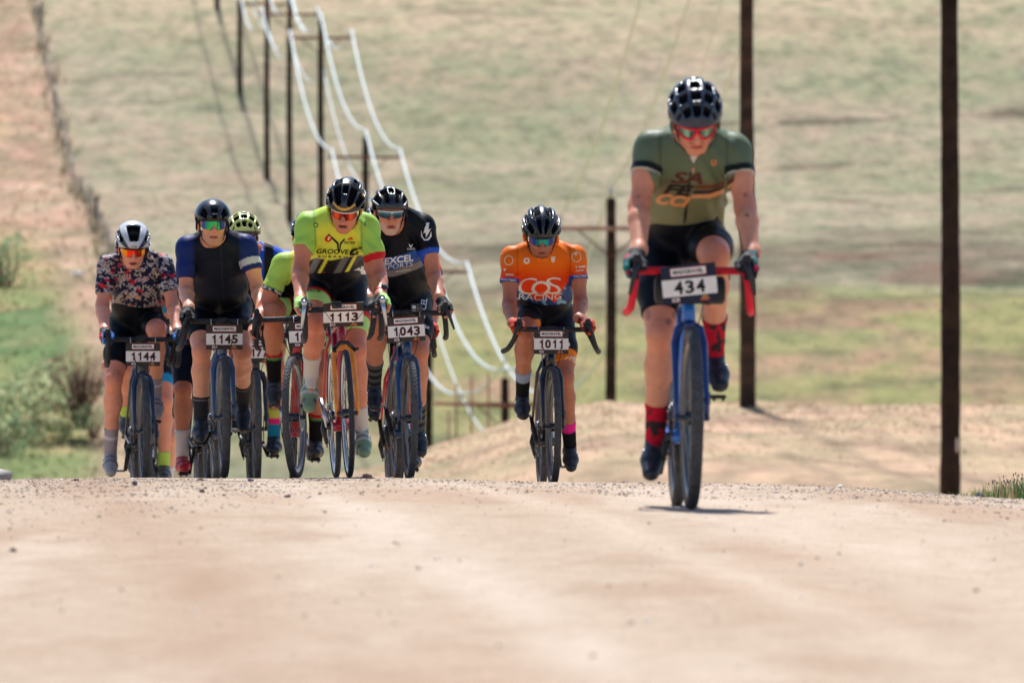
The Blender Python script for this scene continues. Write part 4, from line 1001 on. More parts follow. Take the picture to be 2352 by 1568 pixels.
HELMETS = {
 'round': dict(ch=[(-75, 8, -.09, .03), (-48, 8, -.10, .085), (-24, 8, -.12, .10), (0, 8, -.12, .105), (24, 8, -.12, .10), (48, 8, -.10, .085), (75, 8, -.09, .03)], br=[.07, .015, -.05], bw=.008),
 'long': dict(ch=[(-70, 7, -.11, .07), (-44, 8, -.11, .10), (-16, 9, -.12, .055), (16, 9, -.12, .055), (-12, 5, .06, .115), (12, 5, .06, .115), (44, 8, -.11, .10), (70, 7, -.11, .07)], br=[.052], bw=.007),
 'three': dict(ch=[(-74, 8, -.10, .06), (-47, 9, -.11, .085), (-21, 9, -.11, .108), (21, 9, -.11, .108), (47, 9, -.11, .085), (74, 8, -.10, .06), (0, 6, .02, .07)], br=[.012], bw=.008),
 'aero': dict(ch=[(-80, 10, -.06, .07), (-45, 13, .065, .105), (0, 14, .095, .125), (45, 13, .065, .105), (80, 10, -.06, .07)], br=[.2], bw=.001),
 'panel': dict(ch=[(-74, 9, -.09, .055), (-46, 6, -.09, .08), (0, 17, .02, .108), (46, 6, -.09, .08), (74, 9, -.09, .055)], br=[.2], bw=.001),
}
def helmet(style, colf, par, Rh, O, hs, name="helmet", h=0.0045):
    st = HELMETS[style]; r = np.array([0.104, 0.143, 0.105]); c0 = np.array([0, -0.014, 0.040])
    F = Field((-0.125, -0.175, -0.07), (0.125, 0.15, 0.165), h)
    X, Y, Z = F.xyz(np.zeros(3, int), F.n)
    def el(rr): 
        k0 = np.sqrt((X / rr[0]) ** 2 + ((Y - c0[1]) / rr[1]) ** 2 + ((Z - c0[2]) / rr[2]) ** 2); k1 = np.sqrt((X / rr[0] ** 2) ** 2 + ((Y - c0[1]) / rr[1] ** 2) ** 2 + ((Z - c0[2]) / rr[2] ** 2) ** 2) + 1e-9
        return k0 * (k0 - 1) / k1
    phi = np.degrees(np.arctan2(X, Z - c0[2] + 0.03)) + 0 * Y
    mask = np.zeros(F.n)
    for (p, w, f0, f1) in st['ch']:
        ta = w * (0.75 + 0.25 * ss(-0.1, 0.05, Y))
        m = ss(ta * 1.25, ta * 0.75, np.abs(phi - p)) * ss(f0 - .008, f0 + .012, Y) * ss(f1 + .012, f1 - .006, Y)
        mask = np.maximum(mask, m)
    for b in st['br']: mask = mask * (1 - 0.9 * ss(st['bw'] * 1.5, st['bw'] * 0.6, np.abs(Y - b)))
    ribs = 0.003 * mask * 0
    d = np.maximum(el(r) + 0.019 * mask, -el(r - 0.026))
    rim = 0.010 + 0.25 * Y + 0.010 * ss(0.03, 0.09, np.abs(X)) * ss(0.05, -0.02, Y)
    F.F[:] = np.maximum(d, (rim - Z) * 0.95)
    P, Q = F.mesh()
    i = np.clip(((P - F.lo) / h), 0, F.n - 2).astype(int); mk = mask[tuple(i.T)]
    ph = np.degrees(np.arctan2(P[:, 0], P[:, 2] - c0[2] + 0.03)); above = P[:, 2] - (0.010 + 0.25 * P[:, 1])
    kk = np.sqrt((P[:, 0] / r[0]) ** 2 + ((P[:, 1] - c0[1]) / r[1]) ** 2 + ((P[:, 2] - c0[2]) / r[2]) ** 2)
    C = colf(P, ph, above, mk)
    C = mixc(C, lin(14, 14, 17), ss(0.965, 0.92, kk))
    C = np.concatenate([C, (1 - 0.95 * np.maximum(ss(0.25, 0.55, mk), ss(0.965, 0.92, kk)))[:, None]], 1)
    return mesh_np(name, (P * hs * 1.045) @ Rh.T + O, Q, C, helmm, True, par)
def plain_helmet(base, chan=(20, 21, 25), rim=None, extra=None):
    def f(P, ph, ab, mk):
        C = np.tile(lin(*base), (len(P), 1))
        if rim is not None: C = mixc(C, lin(*rim), ss(0.024, 0.018, ab))
        C = mixc(C, lin(*chan), ss(0.3, 0.6, mk))
        if extra: C = extra(C, P, ph, ab, mk)
        return C
    return f

def sunglasses(par, Rh, O, hs, lensc, framec, full=False, big=1.0, two=False, lensf=None):
    n, m = 33, 9; a = np.linspace(-1, 1, n); b = np.linspace(-1, 1, m); Aa, Bb = np.meshgrid(a, b)
    x = 0.070 * Aa
    top = 0.020 * big * (1 - 0.18 * Aa ** 4); bot = -0.027 * big * (1 - 0.42 * Aa ** 4) + (0.024 if not two else 0.034) * big * np.exp(-(Aa / 0.20) ** 2)
    u = bot + (top - bot) * (Bb + 1) / 2 + 0.004
    f = 0.112 - 0.034 * Aa ** 2 - 0.018 * Aa ** 6 - 0.10 * (0.02 - u) * 0.6
    v = np.stack([x, f, u], 2).reshape(-1, 3); v2 = v - np.array([0, 0.0025, 0])
    i = (np.arange(m - 1)[:, None] * n + np.arange(n - 1)).ravel(); q = np.stack([i, i + n, i + n + 1, i + 1], 1)
    bd = np.concatenate([np.arange(n - 1), n - 1 + n * np.arange(m - 1), (m - 1) * n + np.arange(n - 1, 0, -1), n * np.arange(m - 1, 0, -1)]); bn = np.roll(bd, -1); N_ = n * m
    qs = np.stack([bd, bn, bn + N_, bd + N_], 1)
    V = np.concatenate([v, v2]); Qa = np.concatenate([q, q[:, ::-1] + N_, qs])
    cc = lensf(V[:, 0] / 0.07, (V[:, 2] - 0.0) / 0.025) if lensf else np.tile(lin(*lensc), (len(V), 1))
    T = lambda P: (np.asarray(P) * hs) @ Rh.T + O
    e = empty("sunglasses", par)
    mesh_np("lens", T(V), Qa, cc, lensm, True, e)
    mb = MB(); vv = v.reshape(m, n, 3)
    mb.tube(vv[-1] + [0, 0.001, 0.001], 0.0042 if not full else 0.0055, 6, lin(*framec))
    if full: mb.tube(vv[0] + [0, 0.001, 0], 0.0055, 6, lin(*framec))
    if two: mb.tube(vv[:, n // 2] + [0, 0.001, 0], 0.004, 6, lin(*framec))
    for s in (0, -1):
        p = vv[m // 2 + 2, s]; sg = -1 if s == 0 else 1
        mb.tube([vv[1, s] if full else p, p, [sg * 0.079, 0.03, 0.012], [sg * 0.083, -0.02, 0.008]], 0.0045 if full else 0.0032, 6, lin(*framec))
    mb.v = [T(V_) for V_ in mb.v]; mb.build("frame", plast, e)
    return e

def project(par, bvh, V, F, col, mat, name, lift=0.0028):
    out = []; ok = []
    for p in V:
        h = bvh.ray_cast(Vector((p[0], -1.0, p[2])), Vector((0, 1, 0)))
        if h[0] is None:
            n_ = bvh.find_nearest(Vector((p[0], p[1], p[2]))); out.append(np.array(n_[0]) + np.array(n_[1]) * lift); ok.append(False)
        else: out.append(np.array(h[0]) + np.array([0, -lift, 0])); ok.append(True)
    out = np.array(out); ok = np.array(ok); F = np.asarray(F)
    span = np.abs(out[F][:, :, 1].max(1) - out[F][:, :, 1].min(1))
    F = F[(ok[F].sum(1) >= 2) & (span < 0.06)]
    if len(F) == 0: return None
    return mesh_np(name, out, F, col, mat, True, par)

def ik(a, c, l1, l2, pole):
    a, c = A3(a), A3(c); d = c - a; L = np.linalg.norm(d); d /= L; L = min(L, (l1 + l2) * 0.999)
    x = (l1 * l1 - l2 * l2 + L * L) / (2 * L); h = math.sqrt(max(l1 * l1 - x * x, 1e-6)); p = A3(pole) - d * (A3(pole) @ d); p /= np.linalg.norm(p)
    return a + d * x + p * h

def make_person(o, fr, J, bike):
    h = o.get('h', 0.0065); b = o.get('bulk', 1.0); E = np.array
    sh, el_, wr, kn, an, to = J['sh'], J['el'], J['wr'], J['kn'], J['an'], J['to']; O, Rh, hs = J['O'], J['Rh'], J['hs']
    shm = (sh[0] + sh[1]) / 2; Hc = E([0.0, 0.80, 1.045]); d = shm - Hc; XA = E([1.0, 0, 0]); wid = np.linalg.norm(sh[1] - sh[0])
    up = np.cross(XA, d); up = up / np.linalg.norm(up); up = up if up[2] > 0 else -up
    W1 = Hc + d * 0.36 + up * 0.005; C1 = Hc + d * 0.74 + up * 0.0; top = shm - d * 0.04
    hips = [E([-0.088 * b, 0.79, 1.03]), E([0.088 * b, 0.79, 1.03])]
    fw = wid / 0.37
    prims = [ell(Hc + E([0, 0.015, -0.005]), E([0.162 * b, 0.125, 0.115]), 0.03),
             cap(Hc, W1, 0.118 * b, 0.112 * b, 0.05, XA, 1.26), cap(W1, C1, 0.112 * b, 0.122 * b, 0.05, XA, 1.30 * fw), cap(C1, top, 0.118 * b, 0.082, 0.05, XA, 1.42 * fw)]
    if o.get('belly'): prims.append(ell(Hc + d * 0.40 - up * 0.05, E([0.140, 0.115, 0.115]) * (b * 1.0), 0.06))
    prims += [cap(sh[0] + E([0.02, 0, -0.012]), sh[1] + E([-0.02, 0, -0.012]), 0.054, 0.054, 0.05), ell(shm + up * 0.025 + d * 0.03, (0.105, 0.08, 0.055), 0.05)]
    nb = shm + d / np.linalg.norm(d) * 0.03 + up * 0.01; hb = O + Rh @ E([0, -0.03, -0.06]) * hs
    for i in (0, 1): prims.append(cap(nb + (sh[i] - nb) * 0.25 + E([0, 0.01, 0.006]), sh[i] + (nb - sh[i]) * 0.15 - E([0, 0, 0.012]), 0.056, 0.046, 0.04))
    nrm = [hips, sh]
    for i in (0, 1):
        s = -1 if i == 0 else 1
        prims += [ell(sh[i] + (el_[i] - sh[i]) * 0.10, (0.047, 0.050, 0.052), 0.03)]
        ua, ub = sh[i], el_[i]; ar = o.get('arm', 1.0)
        prims += [cap(ua, ua + (ub - ua) * 0.5, 0.049 * ar, 0.046 * ar, 0.03), cap(ua + (ub - ua) * 0.5, ub, 0.046 * ar, 0.038 * ar, 0.03)]
        fa = ub + (wr[i] - ub) * 0.30
        prims += [cap(ub, fa, 0.038 * ar, 0.042 * ar, 0.03), cap(fa, wr[i], 0.042 * ar, 0.029, 0.02)]
        prims += hand_prims(J['hd'][i], s, wr[i], o.get('drops', False))
        lg = o.get('leg', 1.0)
        m_ = hips[i] + (kn[i] - hips[i]) * 0.55 + E([s * 0.004, -0.01, 0.01])
        prims += [ell(hips[i] + E([0, 0.075, -0.01]), (0.095 * b, 0.095, 0.10), 0.05), cap(hips[i], m_, 0.086 * b * lg, 0.078 * lg, 0.03), cap(m_, kn[i], 0.078 * lg, 0.054 * lg, 0.03)]
        q_ = (hips[i] - kn[i]) / np.linalg.norm(hips[i] - kn[i]); prims += [ell(kn[i] + q_ * 0.085 + E([-s * 0.026, -0.018, 0]), (0.030, 0.036, 0.046), 0.02), ell(kn[i] + q_ * 0.11 + E([s * 0.028, -0.016, 0]), (0.028, 0.034, 0.05), 0.02), ell(kn[i] + E([0, -0.030, -0.002]) * lg, (0.022, 0.026, 0.026), 0.012)]
        sd = an[i] - kn[i]; ca = kn[i] + sd * 0.30 + E([0, 0.018, 0]); cb = kn[i] + sd * 0.62 + E([0, 0.008, 0])
        prims += [ell(kn[i] + E([0, -0.012, 0.0]), E([0.048, 0.046, 0.056]) * lg, 0.02), ell(kn[i] + sd * 0.28 + E([-s * 0.020, 0.022, 0]), (0.042, 0.044, 0.085), 0.02), cap(kn[i], ca, 0.050 * lg, 0.053 * lg, 0.02), cap(ca, cb, 0.056 * lg, 0.042 * lg, 0.02), cap(cb, an[i], 0.042 * lg, 0.035, 0.02)]
        ff_ = to[i] - (an[i] - E([0, 0, 0.065])); ff_ = ff_ / np.linalg.norm(ff_); prims += [cap(an[i], an[i] + ff_ * 0.05 - E([0, 0, 0.045]), 0.032, 0.022, 0.01)]
    # head
    def hp(p): return O + Rh @ (E(p, float) * hs)
    def he(c, r, k=0.012): return ell(hp(c), E(r) * hs, k, Rh)
    prims += [cap(nb, hb, 0.064, 0.056, 0.03), he((0, -0.012, 0.032), (0.076, 0.096, 0.092)), he((0, 0.030, -0.042), (0.060, 0.060, 0.074), 0.02),
              he((0, 0.062, -0.100), (0.028, 0.024, 0.021), 0.015), cap(hp((-0.050, 0.0, -0.062)), hp((-0.018, 0.060, -0.100)), 0.017 * hs, 0.017 * hs, 0.02), cap(hp((0.050, 0.0, -0.062)), hp((0.018, 0.060, -0.100)), 0.017 * hs, 0.017 * hs, 0.02),
              cap(hp((0, 0.088, 0.018)), hp((0, 0.120, -0.029)), 0.009 * hs, 0.0130 * hs, 0.010), he((-0.013, 0.100, -0.032), (0.010, 0.012, 0.009), 0.008), he((0.013, 0.100, -0.032), (0.010, 0.012, 0.009), 0.008),
              he((-0.038, 0.062, -0.018), (0.028, 0.026, 0.024), 0.02), he((0.038, 0.062, -0.018), (0.028, 0.026, 0.024), 0.02), cap(hp((-0.04, 0.078, 0.030)), hp((0.04, 0.078, 0.030)), 0.014 * hs, 0.014 * hs, 0.02),
              cap(hp((-0.023, 0.080, -0.060)), hp((0.023, 0.080, -0.060)), 0.0095 * hs, 0.0095 * hs, 0.010), cap(hp((-0.017, 0.082, -0.077)), hp((0.017, 0.082, -0.077)), 0.0100 * hs, 0.0100 * hs, 0.010)]
    mo = o.get('mouth', 0.005)
    prims += [dict(cap(hp((-0.020, 0.094, -0.069)), hp((0.020, 0.094, -0.069)), mo * hs, mo * hs, 0.004), sub=True)]
    for s in (-1, 1):
        prims += [he((s * 0.081, -0.012, -0.012), (0.010, 0.021, 0.032), 0.008)]
    bb_ = [pbox(p) for p in prims]; lo = np.min([x[0] for x in bb_], 0) - 0.03; hi = np.max([x[1] for x in bb_], 0) + 0.03
    FB = Field(lo, hi, h).add(prims)
    P, Q = FB.mesh()
    # ---- skin
    sk = lin(*o.get('skin', (214, 154, 126))) * np.array([1.22, 1.17, 1.10]); C = np.tile(sk, (len(P), 1)); red = sk * E([0.95, 0.60, 0.56])
    for i in (0, 1):
        C = mixc(C, red, np.exp(-((np.linalg.norm(P - kn[i], axis=1)) / 0.085) ** 2) * 0.55)
        C = mixc(C, red, np.exp(-((np.linalg.norm(P - el_[i], axis=1)) / 0.06) ** 2) * 0.35)
        t_, dd_ = seg_t(P, sh[i], el_[i]); C = mixc(C, sk * E([0.86, 0.62, 0.62]), ss(0.3, 0.9, t_) * (dd_ < 0.07) * ss(1.6, 1.0, t_) * 0.4)
    L3 = ((P - O) @ Rh) / hs; inh = (np.linalg.norm(L3 - E([0, 0.02, -0.02]), axis=1) < 0.16)
    x_, f_, u_ = L3.T
    C = mixc(C, red, inh * 0.15); C = mixc(C, red, inh * np.exp(-((x_) ** 2 + (f_ - 0.11) ** 2 + (u_ + 0.025) ** 2) / 0.018 ** 2) * 0.6)
    C = mixc(C, red, inh * ss(0.074, 0.084, np.abs(x_)) * 0.8)
    C = mixc(C, sk * E([0.72, 0.34, 0.36]), inh * ss(0.076, 0.082, f_) * ss(1.15, 0.85, np.hypot(x_ / 0.029, (u_ + 0.0685) / 0.0125)) * 0.7)
    C = mixc(C, lin(70, 24, 26), inh * ss(1.2, 0.8, np.hypot(x_ / 0.023, (u_ + 0.069) / (mo + 0.0005))) * (f_ > 0.065))
    if o.get('stubble'):
        sc_, am = o['stubble']; m_ = inh * ss(-0.040, -0.075, u_ - 0.35 * np.clip(np.abs(x_) - 0.02, 0, 1)) * ss(-0.02, 0.02, f_)
        mo_ = ss(0.030, 0.022, np.abs(x_)) * ss(0.0175, 0.012, np.abs(u_ + 0.0685))
        C = mixc(C, lin(*sc_), np.clip(m_ - mo_ * 1.2, 0, 1) * am)
    if o.get('moustache'): C = mixc(C, lin(120, 62, 48), inh * ss(0.034, 0.026, np.abs(x_)) * np.exp(-((u_ + 0.050) / 0.006) ** 2) * (f_ > 0.06) * 0.75)
    if o.get('tattoos'):
        for (tp, r_, a_) in o['tattoos']:
            vx, vy = fr.toV(P); C = mixc(C, lin(66, 60, 70), ss(1.15, 0.8, np.hypot((vx - tp[0]) / r_[0], (vy - tp[1]) / r_[1])) * a_)
    # hair at the nape, showing below the helmet
    C = mixc(C, lin(*o.get('hair', (70, 52, 42))), inh * ss(-0.03, -0.05, f_) * ss(-0.045, -0.02, u_))
    root = mesh_np("person", P, Q, C, skinm)
    tag(root, o['label'], "person", "cyclists racing up the gravel road")
    # ---- clothing cut from the same body
    def garment(name, off, lo, hi, regf, colf, mat, par=root, wr_=None, fold=0.0):
        i0, i1 = FB.sl(lo, hi); X, Y, Z = FB.xyz(i0, i1)
        G = FB.F[i0[0]:i1[0], i0[1]:i1[1], i0[2]:i1[2]] - off
        if fold:
            G = G + fold * (np.sin(38 * (Z + 0.35 * np.abs(X) + 0.5 * Y) + 7 * np.sin(9 * X + 4 * Z)) * np.sin(11 * X + 5 + 6 * Z) * ss(-0.3, 0.3, np.sin(7 * X + 9 * Z + 3 * Y)))
            arm_ = np.minimum(np.sqrt((np.abs(X - shm[0]) - wid / 2 + 0.03) ** 2 + (Z - shm[2] + 0.07) ** 2), 0.3)
            G = G + fold * 0.34 * np.sin(105 * (0.55 * Z + 0.8 * np.abs(X)) + 4 * np.sin(16 * Z + 9 * X)) * ss(0.16, 0.04, arm_)
            G = G + fold * 0.45 * np.sin(80 * Z + 3 * np.sin(22 * X) + 20 * Y) * ss(0.22, 0.10, Z - hz)
        G = np.maximum(G, regf(X, Y, Z)).astype(np.float32)
        G = np.pad(G, 1, constant_values=0.05)
        P_, Q_ = surfnet(G, FB.lo + (i0 - 1) * FB.h, FB.h)
        if len(P_) == 0: return None
        return mesh_np(name, P_, Q_, colf(P_) if callable(colf) else colf, mat, True, par)
    def capd(a, b_, r, X, Y, Z): return pdist(cap(a, b_, r), X, Y, Z)
    def half(p, n, X, Y, Z): n = A3(n) / np.linalg.norm(A3(n)); return (X - p[0]) * n[0] + (Y - p[1]) * n[1] + (Z - p[2]) * n[2]
    ts = o.get('sleeve', (0.62, 0.62)); hz, hc = J['hem'], o.get('hemc', 2.2)
    nd = (hb - nb) / np.linalg.norm(hb - nb); cap_h = hp((0, 0.0, -0.01))
    vz = o.get('vneck', 0.0); vp = nb + E([0, -0.06, -0.02])
    def jreg(X, Y, Z):
        t = capd(Hc + E([0, 0.05, 0]), nb, 0.23, X, Y, Z)
        t = np.maximum(t, (hz + hc * X * X - 0.35 * (Y - 0.60)) - Z)
        t = np.maximum(t, -np.maximum(-half(nb + nd * 0.048, nd + E([0, 0.15, 0.1]), X, Y, Z), capd(nb - nd * 0.05, hb + nd * 0.1, 0.082, X, Y, Z)))
        t = np.maximum(t, np.abs(X) - wid / 2 - 0.02)
        for i in (0, 1):
            a = capd(sh[i], el_[i], 0.085, X, Y, Z); dv = el_[i] - sh[i]
            a = np.maximum(a, half(sh[i] + dv * ts[i], dv, X, Y, Z)); t = np.minimum(t, a)
        t = np.maximum(t, -pdist(ell(hp((0, 0.01, -0.03)), (0.088, 0.115, 0.118), 0.01, Rh), X, Y, Z))
        if vz: t = np.maximum(t, -pdist(cap(vp + E([0, -0.06, 0.05]), vp + E([0, -0.08, -vz]), 0.034, 0.004), X, Y, Z))
        return t
    def jcol(P_):
        vx, vy = fr.toV(P_); info = {}
        arm = np.zeros(len(P_)); at_ = np.zeros(len(P_))
        px_, py_, pz_ = P_.T
        tor = np.minimum(np.minimum(pdist(cap(Hc, W1, 0.118 * b, 0.112 * b, 0.05, XA, 1.26), px_, py_, pz_), pdist(cap(W1, C1, 0.112 * b, 0.122 * b, 0.05, XA, 1.30 * fw), px_, py_, pz_)), pdist(cap(C1, top, 0.118 * b, 0.082, 0.05, XA, 1.42 * fw), px_, py_, pz_))
        for i in (0, 1):
            t_, d_ = seg_t(P_, sh[i], el_[i]); da = d_ - (0.049 - 0.011 * np.clip(t_, 0, 1))
            m_ = (da < tor) & (np.abs(P_[:, 0] - shm[0]) > wid / 2 - 0.045) & (np.sign(P_[:, 0] - shm[0]) == (-1 if i == 0 else 1))
            arm = np.where(m_, -1 if i == 0 else 1, arm); at_ = np.where(m_, t_ / ts[i], at_)
        C_ = o['jersey'](P_, vx, vy, arm, at_)
        for i in (0, 1):     # shoulder seams
            s_ = np.abs(np.abs(P_[:, 0] - shm[0]) - wid / 2 + 0.035); C_ = C_ * (1 - 0.35 * ss(0.005, 0.002, s_) * (P_[:, 2] > shm[2] - 0.13))[:, None] if i == 0 else C_
        return C_
    pad = E([0.11, 0.11, 0.11])
    pts = E([Hc, nb, sh[0], sh[1], sh[0] + (el_[0] - sh[0]) * ts[0], sh[1] + (el_[1] - sh[1]) * ts[1], Hc + [0, 0.12, 0]])
    jers = garment("jersey", 0.009, pts.min(0) - pad - E([0.05, 0.05, 0.05]), pts.max(0) + pad, jreg, jcol, clothm, fold=o.get('fold', 0.0055))
    th = o.get('short', (0.76, 0.76))
    def sreg(X, Y, Z):
        t = capd(Hc + E([0, 0.05, 0]), nb, 0.23, X, Y, Z)
        t = np.maximum(t, Z - (hz + 0.045 + hc * X * X + np.minimum(-0.35 * (Y - 0.60), 0.02)))
        for i in (0, 1): t = np.maximum(t, -capd(sh[i], el_[i], 0.078, X, Y, Z))
        for i in (0, 1):
            dv = kn[i] - hips[i]; a = np.maximum(capd(hips[i], kn[i], 0.125, X, Y, Z), half(hips[i] + dv * th[i], dv, X, Y, Z)); t = np.minimum(t, a)
        for i in (0, 1): t = np.maximum(t, -(capd(el_[i], wr[i], 0.05, X, Y, Z)))
        return t
    def scol(P_):
        vx, vy = fr.toV(P_); side = np.where(P_[:, 0] < 0, 0, 1); tt = np.zeros(len(P_))
        for i in (0, 1):
            t_, d_ = seg_t(P_, hips[i], kn[i]); tt = np.where(side == i, t_ / th[i], tt)
        return o['shorts'](P_, vx, vy, side, tt)
    pts = E([Hc, hips[0], hips[1]] + [hips[i] + (kn[i] - hips[i]) * th[i] for i in (0, 1)])
    shorts = garment("shorts", 0.0055, pts.min(0) - E([0.2, 0.32, 0.2]), pts.max(0) + 0.24, sreg, scol, lycram, fold=0.0008)
    tsk = o.get('sock', (0.58, 0.58))
    for i in (0, 1):
        dv = an[i] - kn[i]
        def rg(X, Y, Z, i=i, dv=dv):
            t = capd(kn[i], an[i] + dv * 0.08, 0.085, X, Y, Z); t = np.maximum(t, -half(kn[i] + dv * tsk[i], dv, X, Y, Z))
            return t
        def cf(P_, i=i, dv=dv):
            t_, _ = seg_t(P_, kn[i], an[i]); vx, vy = fr.toV(P_); return o['socks'](P_, vx, vy, i, (t_ - tsk[i]) / (1 - tsk[i]))
        pts = E([kn[i] + dv * tsk[i], an[i] + dv * 0.1])
        garment("sock", 0.004, pts.min(0) - 0.09, pts.max(0) + 0.09, rg, cf, knitm)
    # ---- shoes
    for i in (0, 1):
        A = an[i]; f = to[i] - (A - E([0, 0, 0.065])); f /= np.linalg.norm(f); x = XA - f * (XA @ f); x /= np.linalg.norm(x); u = np.cross(x, f); u = u if u[2] > 0 else -u
        T = lambda a, b_, c: A + x * a + f * b_ + u * c
        pr = [cap(T(0, -0.03, -0.045), T(0, 0.075, -0.060), 0.036, 0.040, 0.02, x, 1.05), cap(T(0, 0.075, -0.062), T(0.004 * (1 if i else -1) * -1, 0.165, -0.072), 0.040, 0.028, 0.02, x, 1.18), cap(T(0, -0.005, 0.0), T(0, -0.015, -0.05), 0.040, 0.038, 0.02), cap(T(0, 0.02, -0.015), T(0, 0.09, -0.045), 0.030, 0.026, 0.02, x, 1.1)]
        F = prim_field(pr, 0.006)
        X, Y, Z = F.xyz(np.zeros(3, int), F.n); up_ = (X - A[0]) * u[0] + (Y - A[1]) * u[1] + (Z - A[2]) * u[2]; F.F[:] = np.maximum(F.F, -0.098 - up_); F.F[:] = np.maximum(F.F, up_ - 0.008)
        P_, Q_ = F.mesh(); R3 = np.stack([(P_ - A) @ x, (P_ - A) @ f, (P_ - A) @ u], 1)
        C_ = np.tile(lin(*o['shoe'][0]), (len(P_), 1)); C_ = mixc(C_, lin(*o['shoe'][1]), ss(-0.082, -0.088, R3[:, 2]))
        if len(o['shoe']) > 2:
            for ff in (0.055, 0.095): C_ = mixc(C_, lin(*o['shoe'][2]), ss(0.011, 0.007, np.abs(R3[:, 1] - ff - 0.25 * (R3[:, 2] + 0.03))) * ss(-0.068, -0.058, R3[:, 2]))
        if len(o['shoe']) > 3: C_ = mixc(C_, lin(*o['shoe'][3]), ss(0.02, 0.0, np.abs(R3[:, 1] - 0.135)) * ss(0.018, 0.026, np.abs(R3[:, 0])))
        so = mesh_np("shoe", P_, Q_, C_, shoem, True, root)
        s = -1 if i == 0 else 1
        dl = T(s * 0.040, 0.045, -0.042); mb = MB().ball(dl, (0.007, 0.012, 0.012), lin(*o.get('dial', (90, 92, 98))), 10, 6); mb.build("dial", alloy if o.get('dial') else plast, so)
        MB().box(T(0, 0.095, -0.102), (0.05, 0.065, 0.014), lin(50, 46, 44), np.stack([x, f, u], 1), bev=0.004).build("cleat", plast, so)
    # ---- gloves
    if o.get('glove'):
        for i in (0, 1):
            s = -1 if i == 0 else 1; H = A3(J['hd'][i])
            G = prim_field(hand_prims(H, s, wr[i] + (wr[i] - el_[i]) * 0.0, o.get('drops', False), 0.0022), 0.0048)
            X, Y, Z = G.xyz(np.zeros(3, int), G.n)
            wv = H + E([s * 0.012, 0.022, 0.020]) - wr[i]; cutp = wr[i] + wv * 0.25
            G.F[:] = np.maximum(G.F, -half(cutp, wv, X, Y, Z))
            if o.get('fingerless'):      # keep the palm and the first finger joints only
                hx = H + E([s * 0.034, 0, 0])
                G.F[:] = np.maximum(G.F, (H[2] - 0.004) - Z)
            P_, Q_ = G.mesh(); vx, vy = fr.toV(P_)
            R3 = (P_ - H) * E([s, 1, 1])
            mesh_np("glove", P_, Q_, o['glove'](R3, i), glovem, True, root)
    if o.get('watch') is not None:
        i, cc = o['watch']; dv = wr[i] - el_[i]; dv /= np.linalg.norm(dv); c_ = wr[i] - dv * 0.03; s = -1 if i == 0 else 1
        w_ = MB().tube([c_ - dv * 0.010, c_ + dv * 0.010], 0.036, 18, lin(*cc), caps=False).build("watch", plast, root)
        MB().tube([c_ + E([s * 0.020, -0.01, 0.028]), c_ + E([s * 0.028, -0.014, 0.040])], 0.019, 16, lin(46, 50, 56)).build("watch_face", plast, w_)
    # ---- helmet, straps, glasses
    hm = helmet(o['helmet'][0], o['helmet'][1], root, Rh, O, hs, h=0.0045 if 'px' in o else 0.006)
    mb = MB()
    for s in (-1, 1):
        mb.tube([hp((s * 0.082, 0.035, 0.022)), hp((s * 0.075, 0.022, -0.03)), hp((s * 0.060, 0.012, -0.085)), hp((s * 0.02, 0.018, -0.122)), hp((0, 0.02, -0.126))], 0.0030 * hs, 5, lin(30, 30, 34), flat=1.5)
        mb.tube([hp((s * 0.084, -0.055, 0.012)), hp((s * 0.079, 0.0, -0.038)), hp((s * 0.062, 0.010, -0.080))], 0.0028 * hs, 5, lin(30, 30, 34))
    mb.build("chin_strap", hairm, root)
    if o.get('helmtext'):
        tb, tx, ty, tw_, th_, tc_ = o['helmtext']; v, f, asp = text_tris(tb, 0.02); V_ = np.stack([tx + v[:, 0] * tw_, 0 * v[:, 0] + 0.2, ty + v[:, 1] * th_], 1)
        r = E([0.104, 0.143, 0.105]); V_[:, 1] = -0.014 + r[1] * np.sqrt(np.clip(1 - (V_[:, 0] / r[0]) ** 2 - ((V_[:, 2] - 0.04) / r[2]) ** 2, 0.02, 1)) + 0.002
        mesh_np("lettering", (V_ * hs * 1.047) @ Rh.T + O, f[:, ::-1], lin(*tc_), inkm, False, hm)
    if o.get('glasses'): sunglasses(root, Rh, O, hs, **o['glasses'])
    # ---- printed lettering and emblems
    def bvh_of(ob):
        me = ob.data; vv = np.zeros(len(me.vertices) * 3, np.float32); me.vertices.foreach_get("co", vv)
        return BVHTree.FromPolygons([tuple(t) for t in vv.reshape(-1, 3)], [tuple(p.vertices) for p in me.polygons])
    bv = {}
